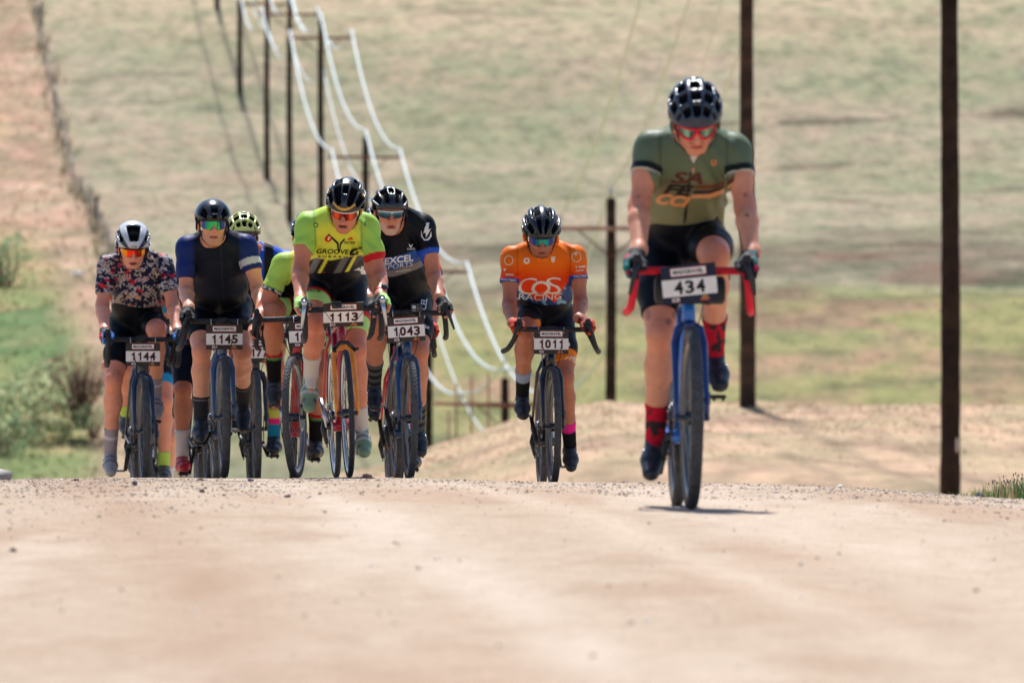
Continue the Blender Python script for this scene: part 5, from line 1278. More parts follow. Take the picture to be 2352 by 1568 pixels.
    for pr in o.get('prints', []):
        on = pr.get('on', 'jersey'); ob = jers if on == 'jersey' else shorts
        if ob is None: continue
        if on not in bv: bv[on] = bvh_of(ob)
        yg = 0.5 if on == 'jersey' else 0.5
        if 't' in pr:
            v, f, asp = text_tris(pr['t'], pr.get('bold', 0.02), pr.get('shear', 0.0)); n_ = 2 if len(pr['t']) < 8 else 1
            v, f = split_tris(v, f, n_); w_, h_ = pr['s']; a = math.radians(pr.get('rot', 0)); q = np.stack([v[:, 0] * w_, -v[:, 1] * h_], 1)
            q[:, 1] += pr.get('arc', 0) * (v[:, 0] * 2) ** 2
            q = q @ np.array([[math.cos(a), math.sin(a)], [-math.sin(a), math.cos(a)]]) + E(pr['at'], float); nm = "lettering"
        else:
            poly = [Vector((p[0], -p[1], 0)) for p in pr['p']]; f = np.array(tessellate_polygon([poly])); q = E(pr['p'], float)
            v = np.stack([q[:, 0], q[:, 1]], 1); v, f = split_tris(v, f, pr.get('n', 2)); q = v; nm = pr.get('name', "print")
            a_, b2, c2 = q[f[:, 0]], q[f[:, 1]], q[f[:, 2]]; ar_ = (b2[:, 0] - a_[:, 0]) * (c2[:, 1] - a_[:, 1]) - (b2[:, 1] - a_[:, 1]) * (c2[:, 0] - a_[:, 0]); f = np.where((ar_ > 0)[:, None], f[:, ::-1], f)
        V_ = E([fr.loc(p, yg) for p in q])
        project(ob, bv[on], V_, f, lin(*pr['c']), clothm, nm, pr.get('lift', 0.0028))
    root.matrix_world = fr.M
    return root

def head_frame(p, yaw, roll):
    p, yaw, roll = math.radians(p), math.radians(yaw), math.radians(roll)
    f = np.array([0, -math.cos(p), -math.sin(p)]); u = np.array([0, -math.sin(p), math.cos(p)]); x = np.array([1.0, 0, 0])
    Rh = np.stack([x, f, u], 1)
    return rot_z(yaw) @ rot_y(roll) @ Rh
# ------------------------------------------------------------------ who rides what
def solve(o, fr, binfo):
    """joints from where the picture shows them, with depth from the riding position and the limb lengths"""
    J = {}; p = o['px']; E = np.array
    sy = o.get('shy', 0.42)
    J['sh'] = [fr.loc(q, sy) for q in p['sh']]; J['el'] = [fr.loc(q, o.get('ely', 0.235)) for q in p['el']]
    bc, Mst, hw = binfo['bc'], binfo['Mst'], binfo['hw']
    J['hd'] = []
    for i, s in enumerate((-1, 1)):
        l = bc + [s * hw, -0.075, 0.016] if not o.get('drops') else bc + [s * (hw + 0.02), -0.07, -0.08]
        J['hd'].append(Mst[:3, :3] @ l + Mst[:3, 3])
    J['wr'] = [fr.loc(q, J['hd'][i][1] + 0.078) for i, q in enumerate(p['wr'])]
    J['an'] = [fr.loc(q, y) for q, y in zip(p['an'], o['any'])]; J['to'] = [fr.loc(q, y) for q, y in zip(p['to'], o['toy'])]
    for i in (0, 1):      # forearm length sets how far the elbow sits behind the wrist
        y = 0.33
        for _ in range(4):
            e_ = fr.loc(p['el'][i], y); w_ = J['wr'][i]; y = min(w_[1] + math.sqrt(max(0.25 ** 2 - (e_[0] - w_[0]) ** 2 - (e_[2] - w_[2]) ** 2, 0.0009)), 0.42)
        J['el'][i] = fr.loc(p['el'][i], y)
    J['kn'] = []
    for i, s in enumerate((-1, 1)):
        hip = E([s * 0.088, 0.79, 1.03]); y = 0.40
        for _ in range(4):
            k = fr.loc(p['kn'][i], y); dx, dz = k[0] - hip[0], k[2] - hip[2]; y = hip[1] - math.sqrt(max(0.445 ** 2 - dx * dx - dz * dz, 0.01))
        J['kn'].append(fr.loc(p['kn'][i], y))
    J['Rh'] = head_frame(*o['head']); J['hs'] = o.get('hs', 1.0)
    g = fr.loc(p['gl'], o.get('gly', 0.165)); J['O'] = g - J['Rh'] @ E([0, 0.108, 0.0]) * J['hs']
    J['hem'] = fr.loc(p['hem'], 0.58)[2]
    return J
def pedal_of(an, to):
    f = to - (an - np.array([0, 0, 0.065])); f = f / np.linalg.norm(f); x = np.array([1.0, 0, 0]); x = x - f * (x @ f); u = np.cross(x, f); u = u if u[2] > 0 else -u
    return an + f * 0.095 - u / np.linalg.norm(u) * 0.116, math.atan2(-f[2], -f[1]) if False else -math.asin(-f[2])

def flat(c): return lambda *a: np.tile(lin(*c), (len(a[0]), 1))
def gsolid(c): return lambda R3, i: np.tile(lin(*c), (len(R3), 1))
def emb(cx, cy, r, c, n=14, **k): return dict(p=[(cx + r * math.cos(6.2832 * i / n), cy + r * math.sin(6.2832 * i / n)) for i in range(n)], c=c, name="emblem", **k)

R_ = []
# --- 434
def j434(P, vx, vy, arm, at):
    C = np.tile(lin(118, 126, 92), (len(P), 1)); C = mixc(C, lin(98, 114, 92), ss(430, 350, vy)); C = mixc(C, lin(140, 134, 100), ss(450, 500, vy) * 0.6)
    C = mixc(C, lin(122, 108, 80), ss(404, 425, vy) * ss(470, 440, vy) * (arm == 0) * 0.7)
    zx = 1588 - (vy - 380) * 0.12; C = mixc(C, lin(24, 30, 28), ss(3.6, 1.8, np.abs(vx - zx)) * (vy > 395) * (P[:, 1] < 0.55))
    C = mixc(C, lin(28, 36, 34), (arm != 0) * ss(0.70, 0.74, at) * (at < 1.02)); C = mixc(C, lin(200, 198, 190), (arm != 0) * ss(0.965, 0.98, at) * (at < 1.03))
    C = mixc(C, lin(34, 30, 28), ss(1571, 1575, vx) * ss(1604, 1600, vx) * ss(360, 366, vy) * ss(372, 368, vy) * 0)
    return C
def s434(P, vx, vy, side, t): return np.tile(lin(12, 17, 27), (len(P), 1))
def k434(P, vx, vy, i, t):
    C = np.tile(lin(196, 26, 52), (len(P), 1)); n = fbm(vx / 13.0 + 5, vy / 16.0 + 3 * i, 201, 3); return mixc(C, lin(58, 44, 50), ss(0.0, 0.10, n))
def g434(R3, i):
    C = np.tile(lin(34, 38, 46), (len(R3), 1)); n = fbm(R3[:, 1] / 0.03 + 7 * i, R3[:, 2] / 0.03, 205, 2); out = ss(0.028, 0.036, R3[:, 0])
    C = mixc(C, lin(28, 120, 116), out * ss(0.05, 0.15, n)); return mixc(C, lin(196, 34, 84), out * ss(-0.05, -0.18, n))
R_.append(dict(num='434', D=32.67, cx=1588, yaw=1.9, roll=0, z=1175, bike=dict(frame=(40, 122, 220), fork=(24, 58, 124), tape=(232, 22, 50), zb=0.915, hw=0.207, tw=0.047, proll=math.radians(-6), pdx=-0.006, pdz=0.042, pdy=-0.078, bag=True, ptilt=0.08, pbg=(26, 36, 62), ink=(22, 22, 34), redge=False, flare=0.03, steer=0.8, rim=(36, 46, 66), label="blue gravel bicycle with red bar tape and number 434 leading on the right", drop=0.15),
  px=dict(sh=[(1494, 338), (1688, 342)], el=[(1468, 474), (1712, 478)], wr=[(1468, 574), (1727, 580)], kn=[(1517, 768), (1643, 588)], an=[(1505, 1006), (1641, 812)], to=[(1491, 1096), (1661, 890)], gl=(1601, 309), hem=(1570, 526)),
  any=(0.72, 0.72), toy=(0.55, 0.53), head=(34, 0, -2), gly=0.17, sleeve=(0.46, 0.46), short=(0.80, 0.80), sock=(0.66, 0.62), h=0.0062, label="leading rider in olive green jersey with red framed sunglasses",
  jersey=j434, shorts=s434, socks=k434, shoe=((28, 34, 46), (26, 28, 32), (40, 48, 62)), dial=(200, 200, 205), glove=g434, skin=(204, 142, 116), moustache=True, mouth=0.003,
  helmet=('round', plain_helmet((26, 40, 66), (12, 14, 20))), glasses=dict(lensc=(90, 130, 120), framec=(236, 24, 60), full=True, big=1.05, two=True, lensf=lambda a, b: mixc(np.tile(lin(30, 60, 60), (len(a), 1)), lin(128, 172, 150), np.exp(-((np.abs(a) - 0.55) / 0.25) ** 2))),
  vneck=0.045, tattoos=[((1712, 448), (5, 6), .5), ((1715, 494), (5, 4), .8), ((1487, 722), (8, 14), .45), ((1549, 722), (6, 9), .55), ((1536, 738), (7, 8), .5), ((1466, 452), (6, 5), .4)],
  prints=[dict(t="SA", at=(1574, 411), s=(74, 26), c=(98, 50, 40), shear=0.3, bold=0.03, rot=2), dict(t="FE", at=(1556, 438), s=(72, 24), c=(40, 34, 28), shear=0.3, bold=0.04, rot=4), dict(t="CCI", at=(1546, 461), s=(78, 25), c=(226, 152, 98), shear=0.35, bold=0.05, rot=8),
    dict(p=[(1594, 428), (1630, 427), (1655, 421), (1684, 404), (1684, 410), (1657, 429), (1632, 435), (1594, 436)], c=(120, 66, 42), n=3), dict(p=[(1590, 440), (1628, 439), (1655, 431), (1682, 412), (1682, 416), (1656, 437), (1628, 445), (1590, 446)], c=(52, 42, 34), n=3), dict(p=[(1586, 449), (1626, 447), (1654, 438), (1684, 416), (1684, 422), (1656, 447), (1628, 456), (1586, 457)], c=(226, 156, 104), n=3),
    emb(1635, 376, 7, (214, 146, 104)), emb(1635, 375, 2.5, (40, 36, 32), 8, lift=0.004), dict(p=[(1585, 388), (1591, 388), (1590, 400), (1586, 400)], c=(206, 150, 120), n=1, lift=0.004), dict(p=[(1579, 361), (1597, 361), (1588, 378)], c=(226, 208, 204), n=1)]))
# --- 1011
def j1011(P, vx, vy, arm, at):
    C = np.tile(lin(244, 116, 18), (len(P), 1)); C = mixc(C, lin(250, 66, 14), ss(598, 655, vy + 8 * (arm != 0)))
    ridge = np.interp(vx, [1180, 1190, 1200, 1216, 1232, 1246, 1254, 1276, 1292, 1304, 1316], [640, 650, 668, 674, 693, 684, 681, 695, 666, 650, 630])
    bl = (arm == 0) * ss(ridge - 1.5, ridge + 1.5, vy); n = fbm(vx / 16 + vy / 30, vy / 9, 211, 3)
    B = mixc(np.tile(lin(34, 74, 132), (len(P), 1)), lin(30, 56, 110), ss(-0.1, 0.2, n)); B = mixc(B, lin(136, 178, 208), ss(0.22, 0.34, fbm((vx + vy) / 20, (vx - vy) / 7, 213, 2)))
    C = mixc(C, B, bl); C = mixc(C, lin(28, 70, 150), (arm != 0) * ss(0.86, 0.88, at)); return C
def s1011(P, vx, vy, side, t): return mixc(np.tile(lin(20, 22, 30), (len(P), 1)), lin(244, 130, 30), ss(0.80, 0.82, t) * (P[:, 2] < 1.0))
def k1011(P, vx, vy, i, t): return mixc(np.tile(lin(24, 24, 28), (len(P), 1)), lin(150, 166, 192) if i == 0 else lin(246, 44, 150), ss(0.40, 0.37, t))
def g1011(R3, i): return mixc(np.tile(lin(196, 62, 34), (len(R3), 1)), lin(226, 96, 40), ss(-0.01, -0.03, R3[:, 2])) * (1 - 0.55 * ss(0.02, 0.0, R3[:, 0]))[:, None]
gear = [(1241 + (22 if k % 2 else 19.2) * math.cos(6.2832 * k / 64) * (1.0), 661.5) for k in range(2)]
def ringpoly(cx, cy, rx, ry, r_in, teeth):
    n = teeth * 2; out = []
    for k in range(n + 1): a = 6.2832 * k / n; q = 1.0 if k % 2 else 0.86; out.append((cx + rx * q * math.cos(a), cy + ry * q * math.sin(a)))
    for k in range(n, -1, -1): a = 6.2832 * k / n; out.append((cx + r_in[0] * math.cos(a), cy + r_in[1] * math.sin(a)))
    return out
R_.append(dict(num='1011', D=50.4, cx=1271, yaw=3.5, roll=0, z=1127, bike=dict(frame=(30, 34, 42), zb=0.932, hw=0.200, flare=0.075, drop=0.12, lever_out=0.05, pdx=-0.005, pdz=0.018, steer=1.0, tw=0.042, label="black gravel bicycle with flared bars and number 1011 between the group and the leader", pw=0.205),
  px=dict(sh=[(1174, 588), (1322, 586)], el=[(1170, 700), (1334, 694)], wr=[(1178, 742), (1329, 730)], kn=[(1206, 760), (1297, 866)], an=[(1200, 905), (1309, 1022)], to=[(1201, 956), (1315, 1076)], gl=(1246, 558), hem=(1255, 706)),
  any=(0.70, 0.72), toy=(0.53, 0.55), head=(27, 0, 0), hs=1.10, gly=0.165, sleeve=(0.56, 0.52), short=(0.80, 0.82), sock=(0.62, 0.66), label="rider in bright orange jersey with blue mountains, riding alone",
  jersey=j1011, shorts=s1011, socks=k1011, shoe=((34, 38, 44), (38, 36, 36), (52, 56, 62)), dial=(190, 190, 195), glove=g1011, skin=(170, 108, 84), stubble=((96, 66, 52), 0.35), mouth=0.004,
  helmet=('long', plain_helmet((26, 32, 42), (12, 14, 18))), glasses=dict(lensc=(40, 120, 130), framec=(30, 70, 90), lensf=lambda a, b: mixc(mixc(np.tile(lin(46, 66, 150), (len(a), 1)), lin(30, 150, 140), ss(0.6, 0.3, np.abs(a))), lin(16, 40, 60), np.exp(-((a + 0.35) / 0.12) ** 2) * 0.7)),
  vneck=0.050,
  prints=[dict(t="C", at=(1211, 658), s=(40, 37), c=(240, 232, 222), bold=-0.01), dict(p=ringpoly(1241, 663, 23, 17.5, (14.5, 10.5), 22), c=(240, 232, 222), n=0), dict(t="S", at=(1270, 657), s=(36, 37), c=(240, 232, 222), bold=-0.01), dict(t="RACING", at=(1242, 683), s=(96, 13), c=(240, 232, 222), bold=0.0, arc=-4),
    dict(t="PACTIMO", at=(1165, 645), s=(34, 4.5), c=(220, 226, 236), rot=5), dict(t="PACTIMO", at=(1331, 636), s=(34, 4.5), c=(220, 226, 236), rot=-3),
    emb(1206, 601, 7.5, (240, 226, 210)), dict(p=[(1202, 603), (1206, 596), (1210, 604), (1206, 603)], c=(236, 96, 30), n=1, lift=0.004), dict(p=[(1261, 592), (1271, 592), (1270, 602), (1266, 606), (1262, 602)], c=(240, 222, 200), n=1),
    dict(p=ringpoly(1320, 592, 12, 13, (9.5, 10.5), 14), c=(240, 214, 190), n=0), dict(p=ringpoly(1165, 600, 11, 12, (8.5, 9.5), 14), c=(240, 214, 190), n=0), dict(p=[(1318, 614), (1341, 611), (1341, 616), (1318, 618)], c=(240, 200, 180), n=1), dict(p=[(1319, 623), (1337, 621), (1337, 623.5), (1319, 625.5)], c=(240, 214, 196), n=1), dict(p=[(1157, 631), (1176, 632), (1176, 634.5), (1157, 634)], c=(240, 214, 196), n=1), dict(p=[(1153, 619), (1160, 619), (1156, 625)], c=(250, 240, 230), n=1),
    dict(t="PACIFIC", at=(1318, 590), s=(14, 4), c=(240, 220, 200), rot=-20) if False else emb(1318, 585, 4, (236, 200, 170)),
    dict(t="COS", at=(1312, 826), s=(26, 16), c=(240, 232, 222), on='shorts'), emb(1304, 790, 7, (240, 236, 230), on='shorts')]))
# --- 1113
def team_yellow(seed):
    def f(P, vx, vy, arm, at):
        C = np.tile(lin(226, 226, 74), (len(P), 1)); C = mixc(C, lin(168, 214, 92), (arm != 0) * 1.0); C = mixc(C, lin(186, 220, 88), (arm == 0) * ss(535, 500, vy) * 0.8)
        ed = np.interp(vx, [690, 712, 726, 760, 800, 828, 845], [600, 597, 592, 598, 590, 586, 590]) if seed else 1e4
        k = (arm == 0) * ss(ed - 2, ed + 2, vy)
        g = (vx + 0.55 * (vy - 600) + 4) % 62
        B = np.tile(lin(36, 34, 38), (len(P), 1)); B = mixc(B, lin(226, 222, 74), ss(3, 5, g) * ss(13, 11, g)); B = mixc(B, lin(206, 40, 40), ss(17, 19, g) * ss(27, 25, g) * (vx < 745)); B = mixc(B, lin(110, 108, 112), ss(40, 42, g) * ss(58, 56, g))
        C = mixc(C, B, k); C = mixc(C, lin(230, 226, 220), (arm == 0) * ss(-3, -1, vy - np.interp(vx, [770, 800, 828], [642, 632, 614])) * (vx > 780) * seed)
        C = mixc(C, lin(206, 28, 36), (arm > 0) * ss(0.80, 0.83, at)); return C
    return f
def s1113(P, vx, vy, side, t):
    C = np.tile(lin(22, 23, 30), (len(P), 1)); l = (P[:, 2] < 1.05)
    C = mixc(C, lin(214, 30, 36), l * ss(0.70, 0.72, t) * ss(0.79, 0.77, t)); C = mixc(C, lin(178, 224, 128), l * ss(0.78, 0.80, t)); return C
def k1113(P, vx, vy, i, t): return np.tile(lin(206, 198, 190), (len(P), 1))
def g1113(R3, i): return mixc(np.tile(lin(168, 214, 122), (len(R3), 1)), lin(34, 36, 40), ss(0.006, -0.006, R3[:, 0]))
def gold(C, P, ph, ab, mk):
    d = ab - (0.012 + 9.0 * P[:, 0] ** 2); m = ss(0.0085, 0.005, np.abs(d)) * ss(-0.07, -0.03, P[:, 1])
    return mixc(C, lin(214, 158, 44), m)
R_.append(dict(num='1113', D=44.6, cx=803, yaw=5.0, roll=-2.0, z=1101, bike=dict(frame=(176, 22, 44), fork=(236, 142, 36), disc=False, tw=0.030, R=0.336, zb=0.885, hw=0.201, lever=(200, 204, 210), lever_out=0.016, silver=True, rim=(190, 194, 200), deep=0.016, wall=None, drop=0.15, flare=0.0, computer=-0.03, ctext=None, ptilt=0.55, pdz=0.062, tyre=(52, 56, 64), fat=0.78, label="red bicycle with orange fork, silver levers and number 1113", pdx=0.006),
  px=dict(sh=[(706, 514), (843, 518)], el=[(690, 622), (870, 634)], wr=[(690, 686), (874, 678)], kn=[(722, 740), (817, 802)], an=[(714, 862), (829, 982)], to=[(711, 938), (841, 1042)], gl=(788, 498), hem=(766, 636)),
  any=(0.64, 0.72), toy=(0.54, 0.55), head=(29, -8, 8), gly=0.16, sleeve=(0.50, 0.70), short=(0.74, 0.80), sock=(0.62, 0.72), label="rider in fluorescent yellow jersey with black striped hem leading the group",
  jersey=team_yellow(1), shorts=s1113, socks=k1113, shoe=((110, 138, 112), (60, 62, 62), (176, 178, 176), (40, 42, 44)), glove=g1113, fingerless=True, skin=(190, 122, 96), mouth=0.008, watch=(1, (200, 30, 44)),
  helmet=('three', plain_helmet((22, 26, 34), (10, 11, 14), None, gold)), glasses=dict(lensc=(220, 60, 30), framec=(226, 224, 228), lensf=lambda a, b: mixc(np.tile(lin(120, 12, 18), (len(a), 1)), lin(226, 84, 26), np.exp(-((a + 0.5) / 0.22) ** 2) + np.exp(-((a - 0.6) / 0.16) ** 2))),  # orange spots are highlights painted into the red lens
  vneck=0.03,
  prints=[dict(t="GROOVE", at=(762, 579), s=(74, 11), c=(40, 36, 36), bold=0.02, shear=0.15, rot=2), dict(p=[(801, 588), (800, 580), (806, 573), (827, 569), (828, 573), (812, 577), (807, 582), (816, 582), (818, 578), (822, 578), (820, 586), (808, 588)], c=(40, 36, 36), n=1), dict(t="S U B A R U", at=(762, 590.5), s=(66, 4.8), c=(60, 56, 50), rot=1), dict(t="FACTOR", at=(800, 559), s=(26, 6.5), c=(48, 46, 40)),
    emb(750, 550, 8, (208, 40, 40)), dict(p=[(748, 553), (750, 545), (755, 546), (752, 554)], c=(240, 220, 150), n=1, lift=0.004), dict(p=[(793, 552), (803, 546), (808, 551), (800, 553)], c=(220, 70, 36), n=1), emb(721, 519, 5.5, (60, 70, 40)), emb(721, 519, 3.8, (176, 216, 92), lift=0.004), dict(t="felt", at=(835, 515), s=(6, 16), c=(60, 70, 40), rot=0) if False else dict(t="milo", at=(834, 514), s=(14, 5), c=(50, 56, 40), rot=-75),
    dict(p=[(748, 541), (751, 539), (774, 559), (776, 580), (773, 580), (770, 562)], c=(40, 40, 38), n=1), dict(p=[(777, 560), (786, 550), (789, 552), (780, 563), (778, 577), (776, 577)], c=(40, 40, 38), n=1), dict(t="EXCEL", at=(722, 667), s=(34, 6), c=(40, 46, 40), on='shorts', rot=4)]))
# --- 1043
def j1043(P, vx, vy, arm, at):
    C = np.tile(lin(16, 19, 27), (len(P), 1)); t = arm == 0
    up_ = np.interp(vx, [850, 880, 905, 930, 960, 980], [592, 592, 590, 583, 572, 560]); wd = 29
    C = mixc(C, lin(52, 92, 168), t * ss(up_ - 1, up_ + 1, vy) * ss(up_ + wd + 1, up_ + wd - 1, vy)); C = mixc(C, lin(128, 122, 122), t * ss(up_ + wd, up_ + wd + 1.5, vy) * ss(up_ + wd + 17, up_ + wd + 15, vy))
    C = mixc(C, lin(44, 86, 190), (arm != 0) * ss(0.82, 0.85, at)); return C
def s1043(P, vx, vy, side, t): return np.tile(lin(18, 20, 27), (len(P), 1))
def k1043(P, vx, vy, i, t): return mixc(np.tile(lin(44, 43, 46), (len(P), 1)), lin(92, 90, 92), ss(-0.2, 0.2, np.sin(t * 22)))
R_.append(dict(num='1043', D=48.4, cx=941, yaw=4.8, roll=0, z=1108, bike=dict(frame=(34, 68, 110), zb=0.955, hw=0.198, proll=math.radians(-4), pdx=-0.012, pdz=0.0, camera=True, flare=0.02, drop=0.13, lever_out=0.05, steer=1.0, label="dark blue bicycle with an action camera on the bars and number 1043", pw=0.212, bag=False),
  px=dict(sh=[(862, 516), (974, 516)], el=[(838, 640), (996, 632)], wr=[(848, 684), (1008, 682)], kn=[(864, 742), (963, 806)], an=[(860, 884), (960, 980)], to=[(859, 934), (972, 1048)], gl=(900, 495), hem=(911, 656)),
  any=(0.70, 0.72), toy=(0.53, 0.55), head=(11, 3, 0), gly=0.165, sleeve=(0.60, 0.60), short=(0.76, 0.82), sock=(0.62, 0.70), bulk=1.04, label="grey bearded rider in black jersey with a blue chest band behind the yellow rider's shoulder",
  jersey=j1043, shorts=s1043, socks=k1043, shoe=((32, 38, 48), (70, 66, 64), (60, 66, 76)), dial=(196, 196, 200), glove=gsolid((30, 30, 34)), fingerless=True, skin=(186, 122, 96), stubble=((206, 196, 186), 0.4), mouth=0.005,
  helmet=('three', plain_helmet((24, 28, 36), (10, 11, 14))), glasses=dict(lensc=(60, 110, 130), framec=(222, 224, 230), two=True, big=0.85, lensf=lambda a, b: mixc(np.tile(lin(34, 66, 90), (len(a), 1)), lin(80, 140, 160), ss(-0.2, 0.8, b))),
  vneck=0.06,
  prints=[dict(t="EXCEL", at=(914, 597), s=(66, 15), c=(236, 236, 236), bold=0.03, shear=0.1, rot=-8), dict(t="SPORTS", at=(914, 611), s=(66, 10), c=(236, 236, 236), bold=-0.01, shear=0.15, rot=-8), dict(t="designs", at=(926, 622), s=(36, 5), c=(214, 210, 206), rot=-8), dict(t="CUORE", at=(941, 573), s=(19, 4.5), c=(224, 224, 224), rot=-3), dict(p=[(935, 561), (940, 566), (945, 561), (943, 568), (940, 570), (937, 568)], c=(224, 224, 224), n=1),
    dict(p=[(974, 514), (982, 513), (979, 529), (986, 527), (974, 548), (973, 536), (968, 538)], c=(224, 224, 226), n=1), dict(p=[(963, 530), (966, 545), (970, 551), (976, 551), (982, 545), (986, 533), (987, 545), (980, 554), (970, 555), (963, 545)], c=(224, 224, 226), n=1),
    dict(t="EXCEL", at=(975, 706), s=(48, 15), c=(226, 226, 230), bold=0.02, rot=-76, on='shorts'), dict(t="cervélo", at=(965, 748), s=(44, 9), c=(226, 226, 230), on='shorts', rot=8)]))
# --- 1145
def j1145(P, vx, vy, arm, at):
    C = np.tile(lin(16, 24, 42), (len(P), 1)); C = mixc(C, lin(28, 44, 108), (arm != 0) * 1.0); C = mixc(C, lin(52, 50, 54), ss(1.6, 0.8, np.abs(vx - 509 - (vy - 600) * 0.05)) * (P[:, 1] < 0.6) * (arm == 0) * (vy < 690) * 0.7)
    return mixc(C, lin(216, 212, 212), (arm > 0) * ss(0.55, 0.57, at) * ss(0.83, 0.81, at))
def k1145(P, vx, vy, i, t): return mixc(np.tile(lin(46, 46, 52), (len(P), 1)), lin(120, 116, 112), ss(0.10, 0.12, t) * ss(0.17, 0.15, t))
R_.append(dict(num='1145', D=49.4, cx=515, yaw=4.6, roll=0, z=1102, bike=dict(frame=(84, 108, 142), fork=(66, 92, 130), zb=0.915, hw=0.202, computer=0.0, ctext="wahoo", flare=0.05, drop=0.15, lever_out=0.055, tw=0.048, fat=1.1, steer=0, label="slate blue gravel bicycle with wide tyres and number 1145", pdx=0.008),
  px=dict(sh=[(428, 566), (566, 562)], el=[(427, 666), (592, 662)], wr=[(434, 706), (600, 710)], kn=[(463, 806), (557, 806)], an=[(461, 962), (558, 920)], to=[(459, 1004), (562, 988)], gl=(492, 518), hem=(510, 702)),
  any=(0.55, 0.90), toy=(0.38, 0.78), head=(6, 2, 0), gly=0.17, sleeve=(0.74, 0.60), short=(0.76, 0.76), sock=(0.66, 0.64), bulk=1.10, belly=True, label="rider in plain navy jersey with one white armband and number 1145 bicycle",
  jersey=j1145, shorts=flat((15, 18, 27)), socks=k1145, shoe=((28, 34, 46), (30, 32, 36), (44, 52, 66)), dial=(120, 124, 130), glove=gsolid((26, 26, 30)), skin=(206, 148, 122), stubble=((150, 120, 108), 0.3), mouth=0.005,
  helmet=('aero', plain_helmet((34, 38, 46), (14, 15, 18))), helmtext=("ABUS", 0, 0.066, 0.030, 0.008, (160, 170, 186)), glasses=dict(lensc=(60, 170, 110), framec=(34, 36, 44), big=1.15, lensf=lambda a, b: mixc(mixc(np.tile(lin(60, 84, 170), (len(a), 1)), lin(60, 190, 110), ss(0.75, 0.35, np.abs(a + 0.1))), lin(20, 50, 50), np.exp(-((a - 0.55) / 0.1) ** 2) * 0.8)),
  fold=0.002,
  prints=[dict(p=[(539, 694), (553, 679), (554, 690), (540, 699)], c=(150, 150, 146), n=1)]))
# --- 1144
def j1144(P, vx, vy, arm, at):
    C = np.tile(lin(26, 34, 62), (len(P), 1)); x = P[:, 0] / 0.017 + 0.6 * fbm(P[:, 0] / 0.03, P[:, 2] / 0.03, 231, 2); y = P[:, 2] / 0.013 + (arm != 0) * 7 + 0.3 * P[:, 1] / 0.02
    n = fbm(x, y, 233, 3); n2 = fbm(x / 2.6, y / 2.6, 235, 2); low = 0.10 * ss(640, 700, vy) - 0.14 * np.exp(-((vx - 305) / 26) ** 2 - ((vy - 645) / 16) ** 2)
    C = mixc(C, lin(206, 198, 196), ss(0.10, 0.16, n + low)); C = mixc(C, lin(150, 130, 128), ss(0.30, 0.36, n + low)); C = mixc(C, lin(204, 44, 54), ss(0.30, 0.34, n2) * ss(-0.1, 0.05, n)); C = mixc(C, lin(200, 164, 134), ss(-0.42, -0.46, n2) * ss(0.0, 0.08, n)); return C
def s1144(P, vx, vy, side, t):
    C = np.tile(lin(12, 17, 27), (len(P), 1)); return mixc(C, lin(132, 130, 132), (side == 1) * ss(0.118, 0.135, P[:, 0]) * (P[:, 2] < 1.02))  # grey on the outer thigh is sunlight painted into the cloth colour
def k1144(P, vx, vy, i, t): return mixc(np.tile(lin(164, 156, 164), (len(P), 1)), lin(206, 202, 206), ss(0.28, 0.31, t) * ss(0.44, 0.41, t))
def g1144(R3, i):
    C = np.tile(lin(44, 110, 190), (len(R3), 1)); C = mixc(C, lin(206, 40, 54), ss(0.036, 0.040, R3[:, 0]) * ss(-0.02, -0.01, R3[:, 2])); C = mixc(C, lin(226, 222, 226), ss(0.032, 0.034, R3[:, 0]) * ss(0.039, 0.036, R3[:, 0])); return mixc(C, lin(28, 32, 44), ss(0.02, 0.03, R3[:, 2]))
def h1144(P, ph, ab, mk):
    C = np.tile(lin(206, 208, 212), (len(P), 1)); a = np.abs(ph)
    C = mixc(C, lin(24, 34, 52), ss(17, 20, a) * 0 + ss(20.5, 18, a) * ss(0.118, 0.110, P[:, 1]) * ss(0.0, 0.02, P[:, 1])); C = mixc(C, lin(24, 34, 52), ss(36, 38, a) * ss(58, 56, a) * ss(-0.10, -0.07, P[:, 1])); return mixc(C, lin(10, 12, 18), ss(0.35, 0.6, mk))
